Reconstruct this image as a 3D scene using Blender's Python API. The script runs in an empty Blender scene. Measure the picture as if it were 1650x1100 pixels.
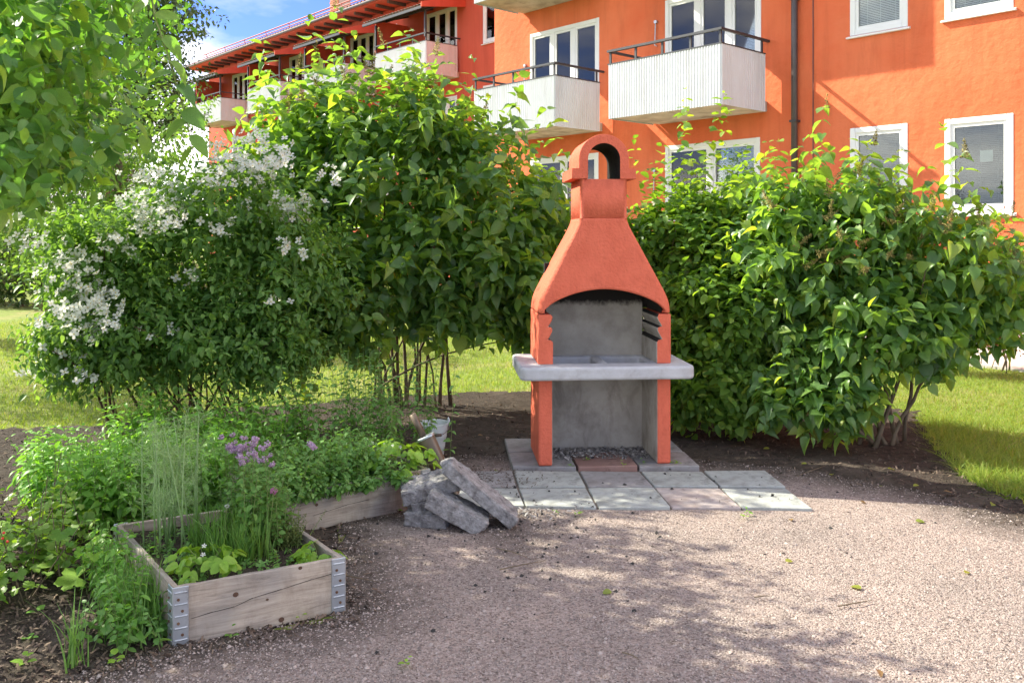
import bpy, bmesh, math, random
import numpy as np
from mathutils import Vector, Matrix, noise as mnoise

# ------------------------------------------------------------------ camera, sky, sun
scene = bpy.context.scene
C = scene.collection
F, HY, CH = 1410.0, 380.0, 1.54           # focal length and horizon in photo pixels, eye height
cam_d = bpy.data.cameras.new('camera')
cam = bpy.data.objects.new('camera', cam_d); C.objects.link(cam)
cam.location = (0, 0, CH); cam.rotation_euler = (math.radians(90), 0, 0)
cam_d.sensor_width = 36; cam_d.lens = 36*F/1650
cam_d.shift_y = -(550-HY)/1650
cam_d.clip_start = 0.05; cam_d.clip_end = 1500
scene.camera = cam

SUN_EL = math.radians(38)
SUN_TO = Vector((-0.933*math.cos(SUN_EL), 0.359*math.cos(SUN_EL), math.sin(SUN_EL)))
sun_d = bpy.data.lights.new('sun', 'SUN'); sun_d.energy = 2.2; sun_d.angle = math.radians(0.5)
sun_d.color = (1.0, 0.94, 0.76)
sun = bpy.data.objects.new('sun', sun_d); C.objects.link(sun)
sun.rotation_euler = (-SUN_TO).to_track_quat('-Z', 'Y').to_euler()

world = bpy.data.worlds.new('World'); scene.world = world; world.use_nodes = True
wn, wl = world.node_tree.nodes, world.node_tree.links
wn.clear()
w_out = wn.new('ShaderNodeOutputWorld'); w_bg = wn.new('ShaderNodeBackground')
w_sky = wn.new('ShaderNodeTexSky'); w_sky.sky_type = 'NISHITA'; w_sky.sun_disc = False
w_sky.sun_elevation = SUN_EL; w_sky.sun_rotation = math.atan2(SUN_TO.x, SUN_TO.y)
w_sky.air_density = 1.0; w_sky.dust_density = 0.2; w_sky.ozone_density = 2.0; w_sky.altitude = 800
w_tc = wn.new('ShaderNodeTexCoord'); w_map = wn.new('ShaderNodeMapping')
w_map.inputs['Scale'].default_value = (1.0, 1.0, 2.6); w_map.inputs['Location'].default_value = (0.7, 1.4, 0.1)
w_no = wn.new('ShaderNodeTexNoise'); w_no.inputs['Scale'].default_value = 2.3
w_no.inputs['Detail'].default_value = 9; w_no.inputs['Roughness'].default_value = 0.55
w_rp = wn.new('ShaderNodeValToRGB')
w_rp.color_ramp.elements[0].position = 0.42; w_rp.color_ramp.elements[1].position = 0.58
w_mx = wn.new('ShaderNodeMixRGB'); w_mx.inputs[2].default_value = (4.6, 4.6, 4.7, 1)
wl.new(w_tc.outputs['Generated'], w_map.inputs[0]); wl.new(w_map.outputs[0], w_no.inputs['Vector'])
wl.new(w_no.outputs['Fac'], w_rp.inputs[0]); wl.new(w_rp.outputs[0], w_mx.inputs[0])
w_tn = wn.new('ShaderNodeMixRGB'); w_tn.blend_type = 'MULTIPLY'; w_tn.inputs[0].default_value = 1.0; w_tn.inputs[2].default_value = (0.17, 0.20, 0.33, 1)
wl.new(w_sky.outputs[0], w_tn.inputs[1]); wl.new(w_tn.outputs[0], w_mx.inputs[1])
w_cr = wn.new('ShaderNodeValToRGB'); w_cr.color_ramp.elements[0].position = 0.46; w_cr.color_ramp.elements[0].color = (1.9, 1.92, 2.0, 1); w_cr.color_ramp.elements[1].position = 0.72; w_cr.color_ramp.elements[1].color = (7.6, 7.3, 6.9, 1)
wl.new(w_no.outputs['Fac'], w_cr.inputs[0]); wl.new(w_cr.outputs[0], w_mx.inputs[2]); wl.new(w_mx.outputs[0], w_bg.inputs['Color'])
w_bg.inputs['Strength'].default_value = 0.15
wl.new(w_bg.outputs[0], w_out.inputs['Surface'])

scene.view_settings.view_transform = 'Standard'
scene.view_settings.look = 'None'; scene.view_settings.gamma = 1.0
scene.view_settings.use_curve_mapping = False
scene.view_settings.exposure = 2.3
scene.cycles.max_bounces = 7; scene.cycles.diffuse_bounces = 3; scene.cycles.glossy_bounces = 3; scene.cycles.transmission_bounces = 4; scene.cycles.transparent_max_bounces = 8

rng = np.random.default_rng(7); random.seed(7)

def at(x, y, Y):                 # photo pixel at depth Y -> point in the place
    return Vector(((x-825)/F*Y, Y, CH-(y-HY)/F*Y))
def gp(x, y):                    # photo pixel on the ground
    Y = F*CH/(y-HY); return Vector(((x-825)/F*Y, Y, 0))

# ------------------------------------------------------------------ materials
def newmat(name):
    m = bpy.data.materials.new(name); m.use_nodes = True
    nt = m.node_tree; b = nt.nodes['Principled BSDF']
    return m, nt, b
def N(nt, t, **kw):
    n = nt.nodes.new(t)
    for k, v in kw.items():
        if k in n.inputs: n.inputs[k].default_value = v
        else: setattr(n, k, v)
    return n
def ramp(nt, stops):
    r = nt.nodes.new('ShaderNodeValToRGB'); e = r.color_ramp.elements
    while len(e) < len(stops): e.new(0.5)
    for i, (p, c) in enumerate(stops):
        e[i].position = p; e[i].color = (*c, 1) if len(c) == 3 else c
    return r
def rgb(c): return (*c, 1)

def surf(name, c1, c2, scale=6, rough=0.8, bump=0.3, bscale=60, detail=6, dist=0.01, metallic=0, spec=0.3,
         stretch=(1, 1, 1), c3=None, c3scale=1.5, c3lo=0.55, c3hi=0.7, island=0.0, coords='Object'):
    m, nt, b = newmat(name); L = nt.links.new
    tc = N(nt, 'ShaderNodeTexCoord'); mp = N(nt, 'ShaderNodeMapping'); mp.inputs['Scale'].default_value = stretch
    L(tc.outputs[coords], mp.inputs[0])
    n1 = N(nt, 'ShaderNodeTexNoise', Scale=scale, Detail=detail, Roughness=0.6)
    L(mp.outputs[0], n1.inputs['Vector'])
    r = ramp(nt, [(0.3, c1), (0.7, c2)]); L(n1.outputs['Fac'], r.inputs[0])
    col = r.outputs[0]
    if c3:
        n3 = N(nt, 'ShaderNodeTexNoise', Scale=c3scale, Detail=5, Roughness=0.65); L(mp.outputs[0], n3.inputs['Vector'])
        r3 = ramp(nt, [(c3lo, (0, 0, 0)), (c3hi, (1, 1, 1))]); L(n3.outputs['Fac'], r3.inputs[0])
        mx = N(nt, 'ShaderNodeMixRGB'); mx.inputs[2].default_value = rgb(c3)
        L(r3.outputs[0], mx.inputs[0]); L(col, mx.inputs[1]); col = mx.outputs[0]
    if island:
        g = N(nt, 'ShaderNodeNewGeometry'); oi = N(nt, 'ShaderNodeObjectInfo')
        ad = N(nt, 'ShaderNodeMath', operation='ADD'); L(g.outputs['Random Per Island'], ad.inputs[0]); L(oi.outputs['Random'], ad.inputs[1])
        fr = N(nt, 'ShaderNodeMath', operation='FRACT'); L(ad.outputs[0], fr.inputs[0])
        mr = N(nt, 'ShaderNodeMapRange'); mr.inputs['To Min'].default_value = 1-island; mr.inputs['To Max'].default_value = 1+island
        L(fr.outputs[0], mr.inputs[0])
        hs = N(nt, 'ShaderNodeHueSaturation'); L(mr.outputs[0], hs.inputs['Value']); L(col, hs.inputs['Color']); col = hs.outputs[0]
    L(col, b.inputs['Base Color'])
    b.inputs['Roughness'].default_value = rough; b.inputs['Metallic'].default_value = metallic
    b.inputs['Specular IOR Level'].default_value = spec
    if bump:
        n2 = N(nt, 'ShaderNodeTexNoise', Scale=bscale, Detail=5, Roughness=0.6); L(mp.outputs[0], n2.inputs['Vector'])
        bp = N(nt, 'ShaderNodeBump', Strength=bump, Distance=dist); L(n2.outputs['Fac'], bp.inputs['Height'])
        L(bp.outputs[0], b.inputs['Normal'])
    return m

def leafmat(name, dark, light, trans=0.4, tcol=None, rough=0.42, spec=0.35, tip=None):
    m, nt, b = newmat(name); L = nt.links.new
    g = N(nt, 'ShaderNodeNewGeometry'); oi = N(nt, 'ShaderNodeObjectInfo')
    ad = N(nt, 'ShaderNodeMath', operation='ADD'); L(g.outputs['Random Per Island'], ad.inputs[0]); L(oi.outputs['Random'], ad.inputs[1])
    fr = N(nt, 'ShaderNodeMath', operation='FRACT'); L(ad.outputs[0], fr.inputs[0])
    st = [(0.0, dark), (0.85, light)]
    if tip: st.append((1.0, tip))
    r = ramp(nt, st); L(fr.outputs[0], r.inputs[0])
    tc = N(nt, 'ShaderNodeTexCoord'); n1 = N(nt, 'ShaderNodeTexNoise', Scale=35.0, Detail=3); L(tc.outputs['Object'], n1.inputs['Vector'])
    mr = N(nt, 'ShaderNodeMapRange'); mr.inputs['From Min'].default_value = 0.3; mr.inputs['From Max'].default_value = 0.7
    mr.inputs['To Min'].default_value = 0.82; mr.inputs['To Max'].default_value = 1.18; L(n1.outputs['Fac'], mr.inputs[0])
    hs = N(nt, 'ShaderNodeHueSaturation'); L(r.outputs[0], hs.inputs['Color']); L(mr.outputs[0], hs.inputs['Value'])
    L(hs.outputs[0], b.inputs['Base Color']); b.inputs['Roughness'].default_value = rough
    b.inputs['Specular IOR Level'].default_value = spec
    t = N(nt, 'ShaderNodeBsdfTranslucent')
    tm = N(nt, 'ShaderNodeMixRGB', blend_type='MULTIPLY'); tm.inputs[0].default_value = 1
    tm.inputs[2].default_value = rgb(tcol or (2.4, 2.0, 0.7)); L(hs.outputs[0], tm.inputs[1]); L(tm.outputs[0], t.inputs['Color'])
    mx = N(nt, 'ShaderNodeMixShader'); mx.inputs[0].default_value = trans
    L(b.outputs[0], mx.inputs[1]); L(t.outputs[0], mx.inputs[2])
    L(mx.outputs[0], nt.nodes['Material Output'].inputs['Surface'])
    return m

def glassmat(name):
    m, nt, b = newmat(name); L = nt.links.new
    tr = N(nt, 'ShaderNodeBsdfTransparent'); gl = N(nt, 'ShaderNodeBsdfGlossy', Roughness=0.015)
    tr.inputs[0].default_value = (0.82, 0.88, 0.87, 1)
    lw = N(nt, 'ShaderNodeFresnel', IOR=1.75)
    mx = N(nt, 'ShaderNodeMixShader'); L(lw.outputs[0], mx.inputs[0]); L(tr.outputs[0], mx.inputs[1]); L(gl.outputs[0], mx.inputs[2])
    L(mx.outputs[0], nt.nodes['Material Output'].inputs['Surface'])
    return m

def woodmat(name):
    m, nt, b = newmat(name); L = nt.links.new
    tc = N(nt, 'ShaderNodeTexCoord'); mp = N(nt, 'ShaderNodeMapping'); mp.inputs['Scale'].default_value = (1.5, 20, 20)
    oi = N(nt, 'ShaderNodeObjectInfo'); av = N(nt, 'ShaderNodeVectorMath', operation='ADD')
    L(tc.outputs['Object'], av.inputs[0]); L(oi.outputs['Random'], av.inputs[1]); L(av.outputs[0], mp.inputs[0])
    n0 = N(nt, 'ShaderNodeTexNoise', Scale=1.3, Detail=2); L(tc.outputs['Object'], n0.inputs['Vector'])
    n1 = N(nt, 'ShaderNodeTexNoise', Scale=2.2, Detail=8, Roughness=0.7, Distortion=1.2); L(mp.outputs[0], n1.inputs['Vector'])
    r = ramp(nt, [(0.25, (0.17, 0.15, 0.13)), (0.45, (0.37, 0.34, 0.305)), (0.75, (0.53, 0.50, 0.455))]); L(n1.outputs['Fac'], r.inputs[0])
    n3 = N(nt, 'ShaderNodeTexNoise', Scale=3.5, Detail=4); L(tc.outputs['Object'], n3.inputs['Vector'])
    r3 = ramp(nt, [(0.42, (0.8, 0.78, 0.76)), (0.62, (1.1, 1.02, 0.92))]); L(n3.outputs['Fac'], r3.inputs[0])
    mx = N(nt, 'ShaderNodeMixRGB', blend_type='MULTIPLY'); mx.inputs[0].default_value = 1
    L(r.outputs[0], mx.inputs[1]); L(r3.outputs[0], mx.inputs[2])
    L(mx.outputs[0], b.inputs['Base Color']); b.inputs['Roughness'].default_value = 0.85; b.inputs['Specular IOR Level'].default_value = 0.2
    bp = N(nt, 'ShaderNodeBump', Strength=0.5, Distance=0.003); L(n1.outputs['Fac'], bp.inputs['Height']); L(bp.outputs[0], b.inputs['Normal'])
    return m

def gravelmat(name):
    m, nt, b = newmat(name); L = nt.links.new
    tc = N(nt, 'ShaderNodeTexCoord')
    v = N(nt, 'ShaderNodeTexVoronoi', Scale=130.0); L(tc.outputs['Object'], v.inputs['Vector'])
    r = ramp(nt, [(0.0, (0.15, 0.12, 0.105)), (0.35, (0.30, 0.25, 0.225)), (0.7, (0.355, 0.30, 0.272)), (1.0, (0.43, 0.375, 0.345))])
    sp = N(nt, 'ShaderNodeSeparateColor'); L(v.outputs['Color'], sp.inputs[0]); L(sp.outputs[0], r.inputs[0])
    n2 = N(nt, 'ShaderNodeTexNoise', Scale=1.1, Detail=7, Roughness=0.65); L(tc.outputs['Object'], n2.inputs['Vector'])
    r2 = ramp(nt, [(0.32, (0.74, 0.74, 0.74)), (0.68, (1.14, 1.08, 1.05))]); L(n2.outputs['Fac'], r2.inputs[0])
    mx = N(nt, 'ShaderNodeMixRGB', blend_type='MULTIPLY'); mx.inputs[0].default_value = 1
    L(r.outputs[0], mx.inputs[1]); L(r2.outputs[0], mx.inputs[2])
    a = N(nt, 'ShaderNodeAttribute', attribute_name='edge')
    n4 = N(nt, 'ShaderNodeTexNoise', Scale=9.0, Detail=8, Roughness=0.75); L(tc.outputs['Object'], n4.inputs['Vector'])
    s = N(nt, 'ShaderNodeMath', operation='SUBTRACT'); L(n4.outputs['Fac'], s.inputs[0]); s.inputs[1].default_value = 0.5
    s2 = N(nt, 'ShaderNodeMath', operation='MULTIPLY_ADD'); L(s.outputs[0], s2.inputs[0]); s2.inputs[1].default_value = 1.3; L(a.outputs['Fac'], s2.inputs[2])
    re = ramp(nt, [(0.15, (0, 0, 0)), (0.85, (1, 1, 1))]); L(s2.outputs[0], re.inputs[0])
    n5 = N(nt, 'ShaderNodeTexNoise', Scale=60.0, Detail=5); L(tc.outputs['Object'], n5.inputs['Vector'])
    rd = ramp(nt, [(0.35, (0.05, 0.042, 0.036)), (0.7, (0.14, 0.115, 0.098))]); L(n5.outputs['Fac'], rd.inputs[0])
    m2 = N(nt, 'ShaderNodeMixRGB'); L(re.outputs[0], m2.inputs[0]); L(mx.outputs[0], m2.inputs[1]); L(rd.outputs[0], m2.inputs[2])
    L(m2.outputs[0], b.inputs['Base Color']); b.inputs['Roughness'].default_value = 0.9; b.inputs['Specular IOR Level'].default_value = 0.2
    bp = N(nt, 'ShaderNodeBump', Strength=0.8, Distance=0.006); L(v.outputs['Distance'], bp.inputs['Height']); bp.invert = True
    bp2 = N(nt, 'ShaderNodeBump', Strength=0.5, Distance=0.02); L(n4.outputs['Fac'], bp2.inputs['Height']); L(bp.outputs[0], bp2.inputs['Normal'])
    L(bp2.outputs[0], b.inputs['Normal'])
    return m

M = {}
M['wall'] = surf('orange_stucco', (0.68, 0.135, 0.05), (0.73, 0.16, 0.062), 1.2, 0.85, 0.45, 7, dist=0.05, c3=(0.74, 0.205, 0.09), c3scale=0.45, c3lo=0.42, c3hi=0.75)
M['wall2'] = surf('shade_red_stucco', (0.60, 0.10, 0.06), (0.64, 0.12, 0.07), 0.8, 0.85, 0.1, 9)  # same stucco as the near block, the wing's shade painted in as redder
M['white'] = surf('white_paint', (0.76, 0.76, 0.75), (0.82, 0.82, 0.8), 3, 0.5, 0.05, 40)
M['sheet'] = surf('white_sheet_metal', (0.64, 0.65, 0.66), (0.70, 0.71, 0.72), 1.5, 0.5, 0.0)
M['slab_under'] = surf('balcony_concrete', (0.48, 0.45, 0.38), (0.62, 0.58, 0.5), 3, 0.85, 0.1, 30, c3=(0.35, 0.3, 0.24), c3scale=2)
M['black'] = surf('dark_metal', (0.035, 0.037, 0.042), (0.05, 0.052, 0.058), 5, 0.45, 0.0, spec=0.5)
M['pipe'] = surf('brown_downpipe', (0.06, 0.045, 0.045), (0.09, 0.07, 0.068), 5, 0.4, 0.0, spec=0.5)
M['glass'] = glassmat('window_glass')
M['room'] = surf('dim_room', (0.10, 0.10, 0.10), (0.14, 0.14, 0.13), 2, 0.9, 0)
M['curtain'] = surf('pale_curtain', (0.55, 0.62, 0.58), (0.68, 0.72, 0.68), 4, 0.9, 0)
M['blind'] = surf('grey_blind', (0.15, 0.165, 0.18), (0.20, 0.215, 0.23), 4, 0.6, 0)
M['blindw'] = surf('white_blind', (0.72, 0.74, 0.76), (0.8, 0.82, 0.84), 4, 0.6, 0)
M['tile'] = surf('clay_tile', (0.30, 0.10, 0.06), (0.42, 0.16, 0.10), 3, 0.8, 0.2, 30, island=0.25)
M['brick'] = surf('chimney_brick', (0.42, 0.16, 0.09), (0.5, 0.24, 0.15), 6, 0.9, 0.2, 40, island=0.3)
M['awning'] = surf('awning_sheet', (0.30, 0.29, 0.28), (0.4, 0.38, 0.36), 3, 0.7, 0)
M['paint'] = surf('terracotta_paint', (0.64, 0.138, 0.08), (0.70, 0.165, 0.098), 5, 0.8, 0.9, 55, dist=0.010, spec=0.2, c3=(0.57, 0.125, 0.075), c3scale=3)
M['conc'] = surf('sooty_concrete', (0.32, 0.295, 0.255), (0.46, 0.43, 0.385), 5, 0.9, 0.3, 60, dist=0.004, c3=(0.25, 0.225, 0.19), c3scale=4.5, c3lo=0.5, c3hi=0.75)
M['shelf'] = surf('pale_concrete', (0.40, 0.41, 0.44), (0.50, 0.51, 0.53), 6, 0.75, 0.3, 90, dist=0.004, c3=(0.30, 0.30, 0.33), c3scale=14, c3lo=0.62, c3hi=0.75)
def sootconc(name):
    m = M['conc'].copy(); m.name = name; nt = m.node_tree; L = nt.links.new; b = nt.nodes['Principled BSDF']
    src = b.inputs['Base Color'].links[0].from_socket
    tc = N(nt, 'ShaderNodeTexCoord'); sx = N(nt, 'ShaderNodeSeparateXYZ'); L(tc.outputs['Object'], sx.inputs[0])
    n1 = N(nt, 'ShaderNodeTexNoise', Scale=22.0, Detail=8, Roughness=0.7); L(tc.outputs['Object'], n1.inputs['Vector'])
    ad = N(nt, 'ShaderNodeMath', operation='MULTIPLY_ADD'); L(n1.outputs['Fac'], ad.inputs[0]); ad.inputs[1].default_value = 0.09; L(sx.outputs[2], ad.inputs[2])
    r = ramp(nt, [(0.0, (0, 0, 0)), (1.0, (1, 1, 1))]); mr = N(nt, 'ShaderNodeMapRange'); mr.inputs['From Min'].default_value = 1.045; mr.inputs['From Max'].default_value = 1.085
    L(ad.outputs[0], mr.inputs[0]); mx = N(nt, 'ShaderNodeMixRGB'); L(mr.outputs[0], mx.inputs[0]); L(src, mx.inputs[1]); mx.inputs[2].default_value = (0.02, 0.018, 0.018, 1)
    L(mx.outputs[0], b.inputs['Base Color']); return m
M['conc_s'] = sootconc('soot_stained_concrete')
M['soot'] = surf('soot', (0.012, 0.011, 0.011), (0.03, 0.028, 0.026), 25, 0.95, 0.5, 70)
M['wood'] = woodmat('weathered_wood')
M['zinc'] = surf('galvanised_steel', (0.42, 0.46, 0.50), (0.56, 0.60, 0.64), 9, 0.42, 0.1, 30, metallic=0.75, spec=0.5, c3=(0.30, 0.31, 0.32), c3scale=12)
M['rust'] = surf('rusty_bolt', (0.10, 0.055, 0.035), (0.17, 0.10, 0.06), 60, 0.8, 0.2, 200)
M['gravel'] = gravelmat('fine_gravel')
M['pebble'] = surf('gravel_grain', (0.27, 0.225, 0.202), (0.36, 0.305, 0.275), 9, 0.9, 0, island=0.45)
M['soil'] = surf('dark_soil', (0.032, 0.025, 0.020), (0.085, 0.066, 0.052), 22, 0.95, 0.9, 55, dist=0.03, c3=(0.11, 0.088, 0.07), c3scale=2.5)
M['chip'] = surf('bark_chip', (0.07, 0.05, 0.038), (0.16, 0.12, 0.09), 12, 0.9, 0, island=0.7)
M['char'] = surf('charcoal', (0.02, 0.02, 0.02), (0.05, 0.048, 0.046), 40, 0.9, 0.3, 90)
M['ash'] = surf('ash', (0.16, 0.15, 0.15), (0.38, 0.37, 0.36), 30, 0.95, 0.4, 90, island=0.5)
M['lawn'] = surf('lawn_turf', (0.16, 0.22, 0.045), (0.25, 0.31, 0.07), 14, 0.95, 0.6, 90, dist=0.03, c3=(0.36, 0.31, 0.14), c3scale=0.9, c3lo=0.48, c3hi=0.72)
M['pave'] = surf('pale_path', (0.50, 0.46, 0.42), (0.60, 0.56, 0.52), 2, 0.9, 0.2, 60)
def pavemat(name, c1, c2):
    return surf(name, c1, c2, 5, 0.88, 0.35, 120, dist=0.003, c3=(c1[0]*0.62, c1[1]*0.6, c1[2]*0.58), c3scale=9, c3lo=0.56, c3hi=0.72)
M['pv_a'] = pavemat('grey_paver', (0.33, 0.35, 0.335), (0.41, 0.43, 0.41))
M['pv_b'] = pavemat('dark_paver', (0.26, 0.25, 0.25), (0.33, 0.32, 0.315))
M['pv_c'] = pavemat('rosy_paver', (0.37, 0.30, 0.28), (0.46, 0.42, 0.40))
M['pv_d'] = pavemat('brick_red_paver', (0.26, 0.15, 0.125), (0.33, 0.21, 0.18))
M['joint'] = surf('joint_sand', (0.10, 0.085, 0.07), (0.19, 0.16, 0.135), 40, 0.95, 0.4, 90)
M['rubble'] = surf('broken_concrete', (0.19, 0.185, 0.185), (0.40, 0.39, 0.39), 30, 0.95, 0.9, 70, dist=0.012, c3=(0.12, 0.115, 0.115), c3scale=16, c3lo=0.56, c3hi=0.7)
M['enamel'] = surf('white_enamel', (0.62, 0.68, 0.67), (0.70, 0.75, 0.74), 4, 0.35, 0.0, spec=0.5, c3=(0.5, 0.52, 0.5), c3scale=7)
M['wire'] = surf('grey_wire', (0.16, 0.16, 0.16), (0.25, 0.24, 0.23), 9, 0.5, 0, metallic=0.6)
M['brownm'] = surf('brown_metal_tube', (0.115, 0.085, 0.06), (0.19, 0.15, 0.115), 7, 0.45, 0.1, 60, metallic=0.35, spec=0.4)
M['bark'] = surf('shrub_bark', (0.10, 0.075, 0.05), (0.21, 0.165, 0.115), 12, 0.9, 0.6, 50, stretch=(1, 1, 0.35), dist=0.01)
M['barkd'] = surf('brown_bark', (0.07, 0.04, 0.03), (0.15, 0.09, 0.06), 12, 0.9, 0.5, 50, stretch=(1, 1, 0.35), dist=0.01)
M['stem'] = surf('green_stem', (0.13, 0.19, 0.05), (0.22, 0.28, 0.10), 20, 0.7, 0)
M['seed'] = surf('dry_panicle', (0.20, 0.17, 0.05), (0.30, 0.25, 0.08), 20, 0.9, 0, island=0.4)
M['lilac'] = leafmat('lilac_leaf', (0.075, 0.165, 0.058), (0.175, 0.31, 0.085), 0.5, (2.6, 2.3, 0.55), 0.36, 0.5, tip=(0.28, 0.36, 0.07))
M['shrub'] = leafmat('shrub_leaf', (0.085, 0.185, 0.04), (0.19, 0.33, 0.065), 0.5, (2.4, 2.1, 0.5), tip=(0.28, 0.38, 0.08))
M['mock'] = leafmat('mock_orange_leaf', (0.08, 0.185, 0.05), (0.18, 0.32, 0.09), 0.46, (2.0, 1.8, 0.6))
M['apple'] = leafmat('apple_leaf', (0.075, 0.17, 0.06), (0.17, 0.31, 0.07), 0.46, (1.75, 2.0, 0.55), tip=(0.24, 0.34, 0.06))
M['far'] = leafmat('far_tree_leaf', (0.04, 0.085, 0.03), (0.09, 0.145, 0.05), 0.3, (2, 1.8, 0.8))
M['barb'] = leafmat('barberry_leaf', (0.10, 0.03, 0.02), (0.19, 0.07, 0.035), 0.35, (2, 1.4, 0.9))
M['mint'] = leafmat('mint_leaf', (0.13, 0.31, 0.05), (0.22, 0.45, 0.09), 0.42, (1.7, 1.6, 0.5))
M['oreg'] = leafmat('oregano_leaf', (0.11, 0.25, 0.06), (0.19, 0.37, 0.10), 0.4, (1.6, 1.5, 0.6))
M['straw'] = leafmat('strawberry_leaf', (0.17, 0.34, 0.04), (0.28, 0.47, 0.07), 0.4, (1.8, 1.6, 0.6))
M['curr'] = leafmat('currant_leaf', (0.10, 0.22, 0.04), (0.22, 0.36, 0.07), 0.4, (1.7, 1.6, 0.5))
M['dill'] = leafmat('dill_frond', (0.22, 0.36, 0.15), (0.34, 0.48, 0.24), 0.3, (1.6, 1.6, 0.9))
M['chive'] = leafmat('chive_blade', (0.08, 0.20, 0.04), (0.16, 0.31, 0.07), 0.35, (1.8, 1.6, 0.7))
M['thyme'] = leafmat('thyme_leaf', (0.07, 0.12, 0.03), (0.14, 0.18, 0.05), 0.3, (1.8, 1.5, 0.7))
M['grass'] = leafmat('grass_blade', (0.16, 0.28, 0.04), (0.33, 0.43, 0.09), 0.45, (1.5, 1.4, 0.7), 0.5, 0.25, tip=(0.36, 0.32, 0.14))
M['fallen'] = leafmat('fallen_leaf', (0.14, 0.22, 0.04), (0.30, 0.30, 0.05), 0.3, (1.5, 1.4, 0.6))
M['dry'] = leafmat('dry_leaf', (0.14, 0.08, 0.035), (0.28, 0.18, 0.08), 0.2, (1.2, 1.1, 0.8))
M['petal'] = leafmat('white_petal', (0.70, 0.72, 0.68), (0.80, 0.81, 0.77), 0.4, (1.05, 1.05, 1.0), 0.6, 0.1)
M['stamen'] = surf('yellow_stamen', (0.55, 0.42, 0.08), (0.65, 0.5, 0.12), 9, 0.8, 0)
M['purple'] = leafmat('purple_floret', (0.42, 0.26, 0.46), (0.70, 0.55, 0.70), 0.35, (1.1, 1, 1.1), 0.6, 0.1)
M['pink'] = leafmat('pink_floret', (0.50, 0.16, 0.36), (0.62, 0.25, 0.48), 0.35, (1.1, 1, 1.1), 0.6, 0.1)
M['berry'] = surf('red_berry', (0.5, 0.02, 0.015), (0.6, 0.03, 0.02), 9, 0.2, 0, spec=0.6)

def weather(key, lo, sc, zs):      # rain streaks and grime with a shape of their own
    nt = M[key].node_tree; L = nt.links.new; b = nt.nodes['Principled BSDF']; src = b.inputs['Base Color'].links[0].from_socket
    tc = N(nt, 'ShaderNodeTexCoord'); mp = N(nt, 'ShaderNodeMapping'); mp.inputs['Scale'].default_value = (sc, sc, sc*zs); L(tc.outputs['Object'], mp.inputs[0])
    n1 = N(nt, 'ShaderNodeTexNoise', Scale=1.0, Detail=8, Roughness=0.7, Distortion=0.4); L(mp.outputs[0], n1.inputs['Vector'])
    r = ramp(nt, [(0.34, (lo, lo*0.97, lo*0.95)), (0.52, (1, 1, 1)), (0.75, (1.05, 1.06, 1.08))]); L(n1.outputs['Fac'], r.inputs[0])
    mx = N(nt, 'ShaderNodeMixRGB', blend_type='MULTIPLY'); mx.inputs[0].default_value = 1.0; L(src, mx.inputs[1]); L(r.outputs[0], mx.inputs[2]); L(mx.outputs[0], b.inputs['Base Color'])
weather('wall', 0.86, 2.6, 0.12); weather('wall2', 0.86, 2.6, 0.12); weather('paint', 0.90, 14.0, 0.4); weather('sheet', 0.92, 5.0, 0.15); weather('shelf', 0.88, 12.0, 1.0)
weather('pv_a', 0.7, 9.0, 1.0); weather('pv_c', 0.7, 9.0, 1.0); weather('pv_b', 0.75, 9.0, 1.0); weather('slab_under', 0.7, 3.0, 1.0); weather('conc', 0.7, 7.0, 0.5); weather('wood', 0.72, 9.0, 0.4); weather('rubble', 0.6, 20.0, 1.0)

# ------------------------------------------------------------------ mesh helpers
def mesh_np(name, V, F3, smooth=False):
    V = np.asarray(V, np.float32); F3 = np.asarray(F3, np.int32)
    me = bpy.data.meshes.new(name); k = F3.shape[1]
    me.vertices.add(len(V)); me.vertices.foreach_set('co', V.ravel())
    me.loops.add(F3.size); me.loops.foreach_set('vertex_index', F3.ravel())
    me.polygons.add(len(F3)); me.polygons.foreach_set('loop_start', np.arange(0, F3.size, k, dtype=np.int32))
    if smooth: me.polygons.foreach_set('use_smooth', np.ones(len(F3), bool))
    me.update(calc_edges=True)
    return me
def link(name, me, mat=None, parent=None):
    o = bpy.data.objects.new(name, me); C.objects.link(o)
    if mat is not None and me is not None and len(me.materials) == 0:
        for mm in (mat if isinstance(mat, (list, tuple)) else [mat]): me.materials.append(mm)
    if parent is not None: o.parent = parent
    return o
def tag(o, label=None, cat=None, group=None, kind=None):
    if label: o['label'] = label
    if cat: o['category'] = cat
    if group: o['group'] = group
    if kind: o['kind'] = kind
    return o
def empty(name, loc=(0, 0, 0), rz=0, **kw):
    o = bpy.data.objects.new(name, None); C.objects.link(o); o.location = loc; o.rotation_euler = (0, 0, rz)
    o.empty_display_size = 0.1
    return tag(o, **kw)
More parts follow.
